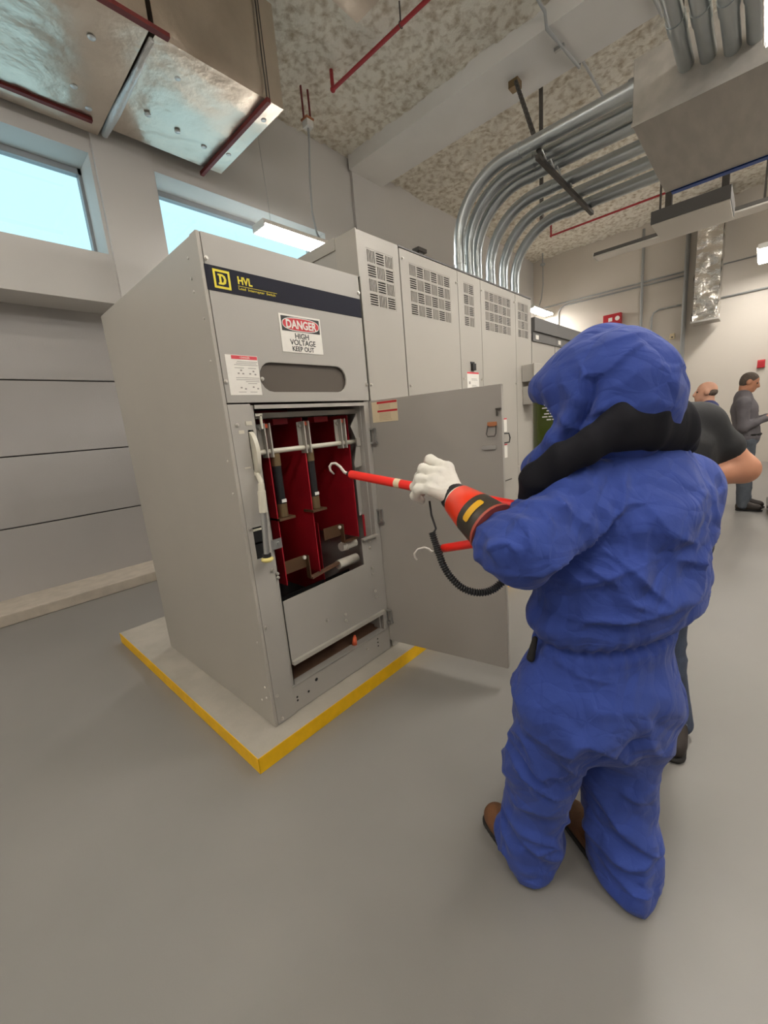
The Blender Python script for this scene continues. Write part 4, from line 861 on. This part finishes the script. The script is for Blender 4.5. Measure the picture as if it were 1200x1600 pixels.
def suit_folds(P, N):
    z = P[:, 2]; w = j['waist']; d = np.zeros(len(P))
    arm = np.clip(1.3 - np.linalg.norm(P - (j['elL']+j['shL'])/2, axis=1)/0.22, 0, 1)
    tor = np.clip((z-0.92)/0.12, 0, 1)*(1-arm); leg = np.clip((0.82-z)/0.15, 0, 1)
    d += tor*(0.020*folds(P, unit(R3*0.8+U3*0.5), 2.5, 8.5, 11, 0.6))
    d += leg*(0.020*folds(P, unit(R3*0.8-U3*0.6), 2.5, 8.5, 13, 0.6))
    d += arm*(0.020*folds(P, unit(np.cross(j['shL']-j['elL'], U3)), 4, 12, 15, 0.7))
    d += 1.5*creases(P, N, CR, VB) + tor*0.016*crumple(P, unit(R3*0.7+U3*0.6), 4, 9, 61) + leg*0.018*crumple(P, unit(R3*0.7-U3*0.6), 4, 9, 62) + arm*0.018*crumple(P, unit(np.cross(j['shL']-j['elL'], U3)), 6, 13, 63)
    wz = w[2] + 0.012*((P-w) @ R3)/0.2
    belt = np.exp(-((z-wz)/0.016)**2); d -= 0.018*belt
    gath = np.exp(-((z-wz)/0.06)**2); a = np.arctan2((P-w) @ F3, (P-w) @ R3); d += 0.004*gath*np.sin(a*30 + 4*pn(P*7, 3))*np.clip(0.5+pn(P*5, 6), 0, 1)
    d += 0.016*np.exp(-((z-wz-0.06)/0.04)**2)*(1-arm)
    hem = np.clip((0.22-z)/0.18, 0, 1); d += hem*0.010*folds(P, unit(R3+F3*0.3), 3, 12, 17, 0.4)
    return d
sdf_mesh('coverall', suit, 'suit_blue', ppe, k=0.045, h=0.0072, cut=[((0, 0, 0.018), (0, 0, -1))], disp=suit_folds, label='baggy blue coverall with elastic waist')
sdf_mesh('pocket_shade', [rc((0.1940, -1.2869, 0.8892), (0.1829, -1.2772, 0.8283), 0.008, 0.012)], 'sole_black', ppe, k=0.01, h=0.006, label='black stand-in for shade in the side pocket slit')  # black capsule painted in where the pocket slit falls into shade
# boots
def boot(heel, toe, name, m, parent, sh=1.0):
    h_, t_ = np.array(heel, float), np.array(toe, float); d = unit(t_-h_); s_ = np.cross(d, [0,0,1.]); A_ = np.array([s_, d, [0,0,1.]]); L_ = np.linalg.norm(t_-h_)
    b = sdf_mesh(name, [rc(h_+d*0.045+[0,0,0.05], h_+d*(L_-0.06)+[0,0,0.045], 0.042, 0.044, s_, 1.05), rc(h_+d*0.05+[0,0,0.06], h_+d*0.055+[0,0,0.15], 0.044, 0.05), rc(h_+d*0.07+[0,0,0.11], h_+d*(L_-0.09)+[0,0,0.055], 0.04, 0.038)], m, parent, k=0.03, h=0.008, cut=[((0,0,0.016),(0,0,-1))])
    sdf_mesh('sole', [rc(h_+d*0.045+[0,0,0.012], h_+d*(L_-0.055)+[0,0,0.012], 0.044, 0.05)], 'sole_black', b, k=0.02, h=0.008, cut=[((0,0,0.022),(0,0,1)), ((0,0,0.001),(0,0,-1))])
    lc = MB()
    for i in range(3):
        c = h_+d*(0.12+0.03*i)+np.array([0,0,0.125-0.022*i]); lc.tube([c-s_*0.028, c+d*0.006+[0,0,0.008], c+s_*0.028], 0.003, 6)
    lc.build('lace', 'sole_black', b)
boot((0.165,-1.290,0), (0.300,-1.042,0), 'boot', 'boot_brown', ppe)
boot((0.315,-1.520,0), (0.495,-1.265,0), 'boot', 'boot_brown', ppe)
# hood
H0 = np.array((0.4477, -1.4021, 1.5910))
FS = H0 + F3*0.05 - U3*0.035
def shield_pt(a, z, r=0.178): return FS + (R3*math.sin(a)*r*0.85 + F3*math.cos(a)*r*1.10) + U3*z
hood = [el(H0+U3*0.000, (0.157, 0.182, 0.158), A3), el(H0+F3*0.08+U3*0.02, (0.140, 0.15, 0.125), A3), el(H0-F3*0.05-U3*0.06, (0.150, 0.13, 0.15), A3),
        rc(H0+F3*0.03-U3*0.06, H0+F3*0.04-U3*0.20, 0.125, 0.13, R3, 1.1), rc(H0+F3*0.08-U3*0.20, H0+F3*0.10-U3*0.26, 0.10, 0.11, R3, 1.25)]
brim = [shield_pt(math.radians(a), 0.058, 0.150) for a in range(-110, 111, 20)]
hood += [rc(brim[i], brim[i+1], 0.022, 0.022) for i in range(len(brim)-1)] + [rc(H0+U3*0.09+F3*0.03, b_, 0.055, 0.026) for b_ in brim]
for s_ in (-1, 1):
    ck = [shield_pt(math.radians(s_*g_), z_, r_) for g_, z_, r_ in ((130, 0.06, 0.160), (126, 0.0, 0.165), (115, -0.06, 0.170), (98, -0.105, 0.174), (76, -0.150, 0.176))]
    hood += [rc(ck[i], ck[i+1], 0.024, 0.024) for i in range(4)] + [rc(ck[i], H0-F3*0.04-U3*0.12, 0.024, 0.08) for i in range(1, 5)]
ck = [shield_pt(math.radians(a), -0.185, 0.172) for a in range(-70, 71, 20)]
hood += [rc(ck[i], ck[i+1], 0.034, 0.034) for i in range(len(ck)-1)]
HC = [([(0.2986, -1.4056, 1.6215), (0.2713, -1.3993, 1.5470), (0.2290, -1.3805, 1.4613)], -0.045), ([(0.2828, -1.3740, 1.6699), (0.2835, -1.3900, 1.6201), (0.2496, -1.3779, 1.5415), (0.1969, -1.3451, 1.4654)], 0.016), ([(0.3212, -1.4088, 1.6898), (0.3790, -1.4690, 1.6940), (0.4094, -1.4985, 1.7034)], 0.008), ([(0.3167, -1.4266, 1.6158), (0.3585, -1.4601, 1.6519), (0.3921, -1.4886, 1.6757)], 0.010), ([(0.2610, -1.3981, 1.5152), (0.3067, -1.4384, 1.5425)], 0.012), ([(0.2441, -1.3880, 1.4892), (0.2942, -1.4348, 1.5109)], 0.012), ([(0.4391, -1.5364, 1.6830), (0.4386, -1.5561, 1.6167), (0.4170, -1.5525, 1.5532)], 0.008)]
def hood_folds(P, N):
    q = (P-H0) @ A3.T; low = np.clip((0.02-q[:,2])/0.08, 0, 1)
    d = low*0.010*folds(P, unit(F3*0.7+U3*0.5-R3*0.2), 3.5, 11, 21, 0.5) + 0.007*folds(P, unit(F3+R3*0.4), 3, 7, 22, 0.5)
    return d + 1.2*creases(P, N, HC, VB)
sdf_mesh('hood', hood, 'suit_blue', ppe, k=0.045, h=0.0072, disp=hood_folds, label='blue fabric hood')
# face shield: curved tinted sheet wrapped round the front
nS, mS = 24, 6; vs = []; fs = []
for L_ in (0.178, 0.182):
    for i in range(nS+1):
        for k_ in range(mS+1): vs.append(shield_pt(math.radians(-100+200*i/nS), -0.16+0.205*k_/mS, L_))
n1 = (nS+1)*(mS+1)
for i in range(nS):
    for k_ in range(mS):
        a = i*(mS+1)+k_; b_ = a+mS+1; fs.append((a, a+1, b_+1, b_)); fs.append((n1+a, n1+b_, n1+b_+1, n1+a+1))
fsd = MB().add(vs, fs).build('face_shield', 'visor_green', ppe, smooth=True, label='green tinted face shield')
tx = MB()
for r_ in range(9):
    z = 0.030-0.0085*r_
    a0, a1 = math.radians(-104), math.radians(-104+24+4*math.sin(r_*2.1))
    for k_ in range(3):
        b0, b1 = a0+(a1-a0)*k_/3, a0+(a1-a0)*(k_+0.85)/3
        tx.add([shield_pt(b0, z, 0.1835), shield_pt(b1, z, 0.1835), shield_pt(b1, z+0.0035, 0.1835), shield_pt(b0, z+0.0035, 0.1835)], [(0,1,2,3)])
tx.build('shield_print', 'white_plastic', fsd, label='white printed warning lines')
# black shroud of the hood over nape and shoulder
sh_pts = [(0.5111, -1.5742, 1.4682), (0.3702, -1.5278, 1.4956), (0.2937, -1.4691, 1.4941), (0.2303, -1.4157, 1.4485), (0.1954, -1.3521, 1.4126), (0.1843, -1.2885, 1.3624)]
sh_r = [0.034, 0.036, 0.034, 0.028, 0.027, 0.027]; sk = [2.0, 2.0, 1.6, 1.6, 1.7]
shr = [rc(sh_pts[i], sh_pts[i+1], sh_r[i], sh_r[i+1], U3, sk[i]) for i in range(5)] + [rc((0.5065, -1.5567, 1.5094), (0.3442, -1.4670, 1.5308), 0.034, 0.04), rc((0.1843, -1.2885, 1.3624), (0.1967, -1.2720, 1.3133), 0.032, 0.028, U3, 1.4), rc((0.5111, -1.5742, 1.4682), (0.5743, -1.5775, 1.4334), 0.04, 0.03, U3, 1.5)]
sdf_mesh('shroud', shr, 'shroud_black', ppe, k=0.012, h=0.0075, disp=lambda P, N: 0.006*folds(P, unit(R3+U3*0.1), 2, 9, 31, 0.3), label='black shroud of the hood across nape and shoulder')
# gloves
gl = empty('glove', j['wrL']); attach(gl, ppe) if False else None
bpy.data.objects.remove(gl)
kn = [(0.1969, -1.0087, 1.3944), (0.1716, -1.0007, 1.3815), (0.1451, -0.9959, 1.3632), (0.1223, -0.9935, 1.3406)]
fg = [[(0.1983, -0.9423, 1.4213), (0.2169, -0.9109, 1.3935), (0.2277, -0.9267, 1.3552)], [(0.1608, -0.9397, 1.3969), (0.1769, -0.9093, 1.3669), (0.1930, -0.9184, 1.3344)], [(0.1338, -0.9422, 1.3677), (0.1463, -0.9118, 1.3398), (0.1677, -0.9198, 1.3150)], [(0.1141, -0.9496, 1.3383), (0.1263, -0.9252, 1.3143), (0.1472, -0.9337, 1.2960)]]
hp_ = [rc(j['wrL'], k_, 0.030, 0.019) for k_ in kn] + [rc(kn[0], kn[3], 0.019, 0.017)]
for q, (k_, f_) in enumerate(zip(kn, fg)):
    r_ = (0.0165, 0.0160, 0.0155, 0.0145)[q]
    hp_ += [rc(k_, f_[0], r_*1.06, r_), rc(f_[0], f_[1], r_, r_*0.95), rc(f_[1], f_[2], r_*0.95, r_*0.85)]
th = [(0.1814, -1.0521, 1.3206), (0.2267, -1.0073, 1.3318), (0.2364, -0.9602, 1.3242), (0.2237, -0.9281, 1.3362)]
hp_ += [rc(th[0], th[1], 0.022, 0.018), rc(th[1], th[2], 0.018, 0.016), rc(th[2], th[3], 0.016, 0.014)]
gv = sdf_mesh('glove', hp_, 'leather_white', ppe, k=0.010, h=0.0042, disp=lambda P, N: 0.0016*folds(P, unit(R3), 20, 45, 41, 0.3), label='white leather glove gripping the stick')
ax_ = unit(j['elL']-j['wrL']); W0 = j['wrL']
def ring_tube(name, t0, t1, r0, r1, m, parent, n=28, wall=0.004):
    a, b_ = W0+ax_*t0, W0+ax_*t1
    return MB().tube([a, a+ (b_-a)*0.02, b_-(b_-a)*0.02, b_], [r0-wall, r0, r1, r1-wall], n).build(name, m, parent, smooth=True, autosmooth=60)
ring_tube('wrist_cuff', -0.030, 0.02, 0.041, 0.046, 'leather_white', gv)
wr_ = ring_tube('wrist_strap', -0.022, -0.004, 0.0445, 0.0455, 'black_plastic', gv)
ring_tube('gauntlet', 0.004, 0.086, 0.051, 0.066, 'cuff_orange', gv).__setitem__('label', 'orange gauntlet cuff')
rg = ring_tube('rubber_glove', 0.082, 0.158, 0.066, 0.074, 'glove_rubber', gv); rg['label'] = 'dark rubber glove cuff'
ring_tube('rubber_rim', 0.155, 0.163, 0.077, 0.077, 'glove_rim', gv)
# yellow class label on the rubber cuff, facing the camera side
cv = unit(np.array([-0.887,-1.735,1.541]) - (W0+ax_*0.117)); e1 = unit(cv - ax_*(cv @ ax_)); e2 = np.cross(ax_, e1)
vs = []; fs = []
for i in range(13):
    a = math.radians(-34+62*i/12); wd = 0.011*min(1, math.sqrt(max(0.0, 1-((i-6)/6.6)**2))*1.6)
    for t_ in (-wd, wd):
        c = W0+ax_*(0.117+t_); vs.append(c + (e1*math.cos(a)+e2*math.sin(a))*(0.0718+0.105*t_))
for i in range(12): fs.append((2*i, 2*i+1, 2*i+3, 2*i+2))
MB().add(vs, fs).build('class_label', 'label_gold', gv, smooth=True, label='yellow oval label on the cuff')
# right glove, mostly behind the body, holding the rear of the stick
S0_, S1_ = np.array((0.1623, -0.5898, 1.3753)), np.array((0.2077, -1.2406, 1.2834)); sd = unit(S1_-S0_); S2_ = S1_+sd*0.16
hr = S1_+sd*0.08
s_up = unit(np.cross(np.cross(sd, U3), sd)); s_sd = np.cross(sd, s_up)
rp = [rc(j['wrR'], hr+s_sd*0.0-s_up*0.045, 0.032, 0.03)]
for q in range(4):
    c = hr + sd*(0.033-0.022*q); pts_ = [c + (s_up*math.sin(a)+s_sd*math.cos(a))*0.031 for a in (-1.6, -0.2, 1.0, 2.2)]
    rp += [rc(pts_[i], pts_[i+1], 0.014, 0.0135) for i in range(3)]
pts_ = [hr + sd*0.045 + (s_up*math.sin(a)+s_sd*math.cos(a))*0.031 for a in (-1.6, -2.8, -4.0)]
rp += [rc(pts_[i], pts_[i+1], 0.015, 0.014) for i in range(2)]
sdf_mesh('glove', rp, 'leather_white', ppe, k=0.010, h=0.006)

# ---------------------------------------------------------------- grounding sticks
t = empty('hot_stick', tuple(S0_), 'upper red hot stick with a pale hook, held out toward the open cabinet', 'hot stick', 'red hot sticks')
MB().tube([S0_, S0_+sd*0.004, S2_], [0.0125, 0.0160, 0.0165], 16).build('pole', 'stick_orange', t, smooth=True, autosmooth=50)
pm = S0_+(S1_-S0_)*0.345; MB().tube([pm-sd*0.012, pm+sd*0.012], 0.0168, 16).build('pole_label', 'paper_tan', t, smooth=True, autosmooth=50)
MB().tube([S0_-sd*0.012, S0_], 0.009, 10).build('ferrule', 'black_plastic', t)
MB().tube([S0_-sd*0.01, (0.1525, -0.5693, 1.3839), (0.1490, -0.5511, 1.4064), (0.1400, -0.5375, 1.4199), (0.1299, -0.5267, 1.4199), (0.1226, -0.5221, 1.4098), (0.1212, -0.5250, 1.3952), (0.1280, -0.5370, 1.3795)], [0.006, 0.006, 0.0055, 0.0055, 0.005, 0.005, 0.0045, 0.003], 8).build('hook', 'hook_metal', t, smooth=True)
B0_, B1_ = np.array((0.1408, -1.0103, 1.1450)), np.array((0.1464, -1.1262, 1.1759)); bd = unit(B1_-B0_)
t = empty('hot_stick', tuple(B0_), 'lower red hot stick with a thin wire hook below the glove', 'hot stick', 'red hot sticks')
MB().tube([B0_, B0_+bd*0.004, B1_+bd*0.12], [0.011, 0.0135, 0.0140], 16).build('pole', 'stick_orange', t, smooth=True, autosmooth=50)
MB().tube([(0.1353, -0.9859, 1.1323), (0.1406, -0.9976, 1.1368), B0_], [0.008, 0.013, 0.012], 12).build('ferrule', 'black_plastic', t, smooth=True)
MB().tube([(0.1353, -0.9859, 1.1323), (0.1277, -0.9762, 1.1330), (0.1255, -0.9683, 1.1412), (0.1183, -0.9559, 1.1469), (0.1033, -0.9410, 1.1437), (0.0926, -0.9336, 1.1304), (0.0914, -0.9361, 1.1181), (0.0939, -0.9414, 1.1094)], [0.004]*4+[0.0035]*3+[0.0025], 8).build('hook', 'hook_metal', t, smooth=True)
# coiled cable between the sticks
t = empty('coiled_cable', (0.1379, -1.1196, 1.0213), 'black coiled cable hanging in a loop from the glove', 'cable')
MB().tube([(0.1530, -0.9627, 1.2944), (0.1437, -0.9736, 1.2507), (0.1404, -0.9904, 1.2087), (0.1280, -0.9883, 1.1967), (0.1184, -0.9893, 1.1845)], 0.0035, 8).build('lead_wire', 'black_plastic', t, smooth=True)
cp = [np.array(v) for v in ((0.1218, -0.9881, 1.2004), (0.1179, -1.0009, 1.1692), (0.1106, -1.0182, 1.1358), (0.1012, -1.0414, 1.1005), (0.0978, -1.0697, 1.0693), (0.1059, -1.1017, 1.0418), (0.1235, -1.1392, 1.0290), (0.1476, -1.1710, 1.0332), (0.1743, -1.1934, 1.0529), (0.2040, -1.2085, 1.0825), (0.2409, -1.2227, 1.1161))]
dense = []
for i in range(len(cp)-1):
    p0, p1, p2, p3 = cp[max(i-1,0)], cp[i], cp[i+1], cp[min(i+2, len(cp)-1)]
    for u in np.linspace(0, 1, 22, endpoint=False):
        dense.append(0.5*((2*p1)+(-p0+p2)*u+(2*p0-5*p1+4*p2-p3)*u*u+(-p0+3*p1-3*p2+p3)*u**3))
MB().tube(dense, [0.0105+0.0016*(1 if i % 4 < 2 else -1) for i in range(len(dense))], 12).build('coil', 'black_plastic', t, smooth=True)

# ---------------------------------------------------------------- generic clothed figure
def figure(label, heading, J, skin, shirt, trousers, hair, shoes, sleeve='short', h=0.014, s=1.0, sl=0.72, sr=0.075, ar=1.0, look=0.0, bald=False, face=None):
    A_ = frame3(heading); R_, F_, U_ = A_; J = {k_: np.array(v, float) for k_, v in J.items()}
    root = empty('person', (float((J['anL'][0]+J['anR'][0])/2), float((J['anL'][1]+J['anR'][1])/2), 0.0), label, 'person')
    H_ = J['head']; Ah = frame3(heading if face is None else face); tl = math.radians(look); Fh = Ah[1]*math.cos(tl) - U_*math.sin(tl); Uh = U_*math.cos(tl)+Ah[1]*math.sin(tl); Ah = np.array([Ah[0], Fh, Uh])
    at = lambda r_, f_, u_: H_ + Ah[0]*r_ + Fh*f_ + Uh*u_
    hd = [el(at(0, -0.01, 0.03), (0.074, 0.096, 0.088), Ah), el(at(0, 0.03, -0.035), (0.058, 0.066, 0.078), Ah), rc(at(0, 0.092, 0.012), at(0, 0.108, -0.022), 0.010, 0.016), el(at(0, 0.082, -0.058), (0.026, 0.016, 0.012), Ah), el(at(0, 0.072, -0.088), (0.03, 0.025, 0.022), Ah),
          el(at(0.078, -0.008, 0.0), (0.010, 0.022, 0.032), Ah), el(at(-0.078, -0.008, 0.0), (0.010, 0.022, 0.032), Ah), rc(at(0, -0.03, -0.06), J['neck'], 0.052, 0.058)]
    tor = [rc(J['neck']-U_*0.03, J['chest'], 0.08, 0.118, R_, 1.42), rc(J['chest'], J['waist'], 0.122, 0.120, R_, 1.35), rc(J['waist'], J['hip'], 0.120, 0.122, R_, 1.35)]
    shd = [rc(J['neck']-U_*0.05, J['sh'+c], 0.065, 0.062) for c in 'LR']
    ua = [rc(J['sh'+c], J['el'+c], 0.054*ar, 0.044*ar) for c in 'LR']; fa = [rc(J['el'+c], J['wr'+c], 0.044*ar, 0.030*ar) for c in 'LR']
    leg = []
    for c in 'LR': leg += [rc(J['hi'+c], J['kn'+c], 0.088, 0.060), rc(J['kn'+c], J['an'+c], 0.058, 0.042)]
    hands = []
    for c in 'LR':
        d = unit(J['ha'+c]-J['wr'+c]); sdv = unit(np.cross(d, U_)+1e-6); nn = np.cross(sdv, d); p0 = J['wr'+c]
        hands += [rc(p0, p0+d*0.07+sdv*0.022, 0.024, 0.018), rc(p0, p0+d*0.07-sdv*0.022, 0.024, 0.016)]
        for q in range(4):
            b0 = p0+d*0.075+sdv*(0.030-0.020*q); l_ = (0.036, 0.042, 0.038, 0.030)[q]
            hands += [rc(b0, b0+d*l_-nn*0.012, 0.0095, 0.009), rc(b0+d*l_-nn*0.012, b0+d*(l_+0.012)-nn*0.04, 0.009, 0.008)]
        hands += [rc(p0+d*0.03+sdv*0.03, p0+d*0.07+sdv*0.055-nn*0.01, 0.013, 0.010)]
    feet = [rc(J['an'+c], J['an'+c]+(F_ if 'foot'+c not in J else unit(J['foot'+c]))*0.10-U_*0.05, 0.04, 0.03) for c in 'LR']
    bd_ = sdf_mesh('body', hd+tor+shd+ua+fa+leg+hands+feet, skin, root, k=0.022, h=h*0.8)
    up_ = [q[:3]+(q[3]+0.014, q[4]+0.014)+q[5:] for q in tor+shd]
    up_[-3] = rc(J['waist'], J['hip']+U_*0.03, 0.136, 0.140, R_, 1.36) if len(up_) == 5 else up_[-3]
    for c in 'LR':
        a, b_, w_ = J['sh'+c], J['el'+c], J['wr'+c]
        if sleeve == 'short': up_.append(rc(a, a+(b_-a)*sl, sr, sr))
        else: up_ += [rc(a, b_, 0.070, 0.056), rc(b_, b_+(w_-b_)*0.9, 0.056, 0.040)]
    sdf_mesh('shirt', up_, shirt, root, k=0.03, h=h, disp=lambda P, N: 0.009*folds(P, unit(R_*0.8+U_*0.5), 3, 11, 51, 0.5)+0.003*pn(P*14, 52))
    tr_ = [rc(J['hip']+U_*0.05, J['hip'], 0.132, 0.134, R_, 1.33)]
    for c in 'LR': tr_ += [rc(J['hi'+c], J['kn'+c], 0.102, 0.078), rc(J['kn'+c], J['an'+c]-U_*0.03, 0.078, 0.064)]
    sdf_mesh('trousers', tr_, trousers, root, k=0.03, h=h, cut=[((0, 0, 0.03), (0, 0, -1))], disp=lambda P, N: 0.010*folds(P, unit(R_*0.8-U_*0.5), 3, 11, 53, 0.5)*np.clip(1.1-P[:, 2], 0.2, 1))
    MB().tube([J['hip']+U_*0.05+(R_*math.cos(a)*0.178+F_*math.sin(a)*0.136) for a in np.linspace(0, 2*math.pi, 25)], 0.016, 8).build('belt', 'sole_black', root)
    for c in 'LR':
        Fb = F_ if 'foot'+c not in J else unit(J['foot'+c]); hl = J['an'+c]-Fb*0.07; boot((hl[0], hl[1], 0), (hl[0]+Fb[0]*0.29, hl[1]+Fb[1]*0.29, 0), 'boot', shoes, root)
    if not bald:
        sdf_mesh('hair', [el(at(0, -0.018, 0.042), (0.079, 0.096, 0.085), Ah), el(at(0, -0.045, 0.0), (0.074, 0.062, 0.075), Ah)], hair, root, k=0.02, h=0.009, cut=[(at(0, 0.045, 0.03), tuple(unit(Fh-Uh*0.7)))])
    else:
        sdf_mesh('hair', [el(at(0, -0.045, 0.0), (0.076, 0.064, 0.05), Ah)], hair, root, k=0.02, h=0.009)
    for s_ in (-1, 1): MB().ball(tuple(at(s_*0.032, 0.078, 0.012)), 0.010, 8, 6).build('eye', 'eye_dark', bd_, smooth=True)
    return root
# man in the black T-shirt behind the hooded worker
figure('person in a black T-shirt and jeans standing just behind the hooded worker', 105, dict(
    head=(1.0341, -1.3361, 1.6276), neck=(1.1129, -1.4252, 1.5129), chest=(1.1473, -1.4845, 1.3409), waist=(1.1533, -1.4843, 0.9721), hip=(1.1509, -1.4799, 0.7827),
    shL=(1.1316, -1.5547, 1.4472), elL=(1.1815, -1.6936, 1.2638), wrL=(1.0072, -1.5156, 1.2394), haL=(0.9363, -1.4449, 1.2239), shR=(1.3371, -1.4401, 1.4637), elR=(1.3273, -1.4319, 1.1636), wrR=(1.1324, -1.3435, 1.1645), haR=(1.0309, -1.2920, 1.1747),
    hiL=(1.0753, -1.4695, 0.7486), knL=(1.1103, -1.4886, 0.4176), anL=(1.20,-1.545,0.10), footL=(-0.97,-0.05,0), hiR=(1.2128, -1.4447, 0.7231), knR=(1.2511, -1.3999, 0.4170), anR=(1.22,-1.40,0.10)),
    'skin', 'shirt_black', 'jeans_blue', 'hair_grey', 'boot_dark', 'short', h=0.012, sl=0.52, sr=0.070, ar=1.15)
figure('person in a grey long sleeved top and jeans looking at a phone far right', -88, dict(
    head=(6.5,-1.575,1.695), neck=(6.5,-1.525,1.545), chest=(6.5,-1.545,1.36), waist=(6.5,-1.585,1.08), hip=(6.5,-1.60,0.97),
    shL=(6.70,-1.54,1.43), elL=(6.76,-1.58,1.14), wrL=(6.60,-1.80,1.24), haL=(6.54,-1.87,1.27), shR=(6.30,-1.54,1.43), elR=(6.25,-1.56,1.13), wrR=(6.38,-1.78,1.23), haR=(6.44,-1.87,1.27),
    hiL=(6.60,-1.60,0.90), knL=(6.62,-1.62,0.50), anL=(6.63,-1.64,0.10), hiR=(6.40,-1.60,0.90), knR=(6.38,-1.61,0.50), anR=(6.37,-1.62,0.10)),
    'skin', 'shirt_grey', 'jeans_grey', 'hair_grey', 'boot_dark', 'long', h=0.016, look=22)
t = empty('phone', (6.49,-1.93,1.29), 'dark mobile phone held by the person in grey', 'phone')
MB().box(-0.035, 0.035, -0.004, 0.004, -0.07, 0.07).build('phone_body', 'black_plastic', t, M=Matrix.Translation((6.48,-1.915,1.305)) @ Matrix.Rotation(math.radians(-35), 4, 'X'), bevel=0.003)
figure('person in a navy top with a bald head far behind the black T-shirt', 95, dict(
    head=(5.2,-1.235,1.605), neck=(5.2,-1.265,1.46), chest=(5.2,-1.27,1.28), waist=(5.2,-1.27,1.02), hip=(5.2,-1.26,0.92),
    shL=(5.02,-1.25,1.36), elL=(4.98,-1.02,1.48), wrL=(5.0,-0.82,1.53), haL=(5.0,-0.74,1.55), shR=(5.38,-1.25,1.36), elR=(5.42,-1.2,1.08), wrR=(5.36,-1.02,1.0), haR=(5.36,-0.95,0.98),
    hiL=(5.10,-1.26,0.85), knL=(5.09,-1.25,0.47), anL=(5.08,-1.28,0.10), hiR=(5.30,-1.26,0.85), knR=(5.31,-1.25,0.47), anR=(5.32,-1.28,0.10)),
    'skin_pink', 'shirt_navy', 'jeans_blue', 'hair_grey', 'boot_dark', 'short', h=0.016, bald=True)
# cart beside the man in grey
t = empty('hand_cart', (6.4,-2.3,0), 'low dark cart on casters at the right photo edge', 'cart')
part('deck', 'dark_steel', t, (6.05, 6.65, -2.75, -1.86, 0.11, 0.15), bevel=0.005)
for (x, y) in ((6.12, -1.93), (6.58, -1.93), (6.12, -2.68), (6.58, -2.68)):
    MB().tube([(x-0.016, y, 0.045), (x+0.016, y, 0.045)], 0.045, 16).build('caster', 'sole_black', t, smooth=True, autosmooth=50)
    MB().box(x-0.022, x+0.022, y-0.02, y+0.02, 0.06, 0.11).build('caster_fork', 'zinc', t)
MB().tube([(6.1, -2.72, 0.15), (6.1, -2.72, 0.95), (6.6, -2.72, 0.95), (6.6, -2.72, 0.15)], 0.014, 10).build('push_handle', 'zinc', t)
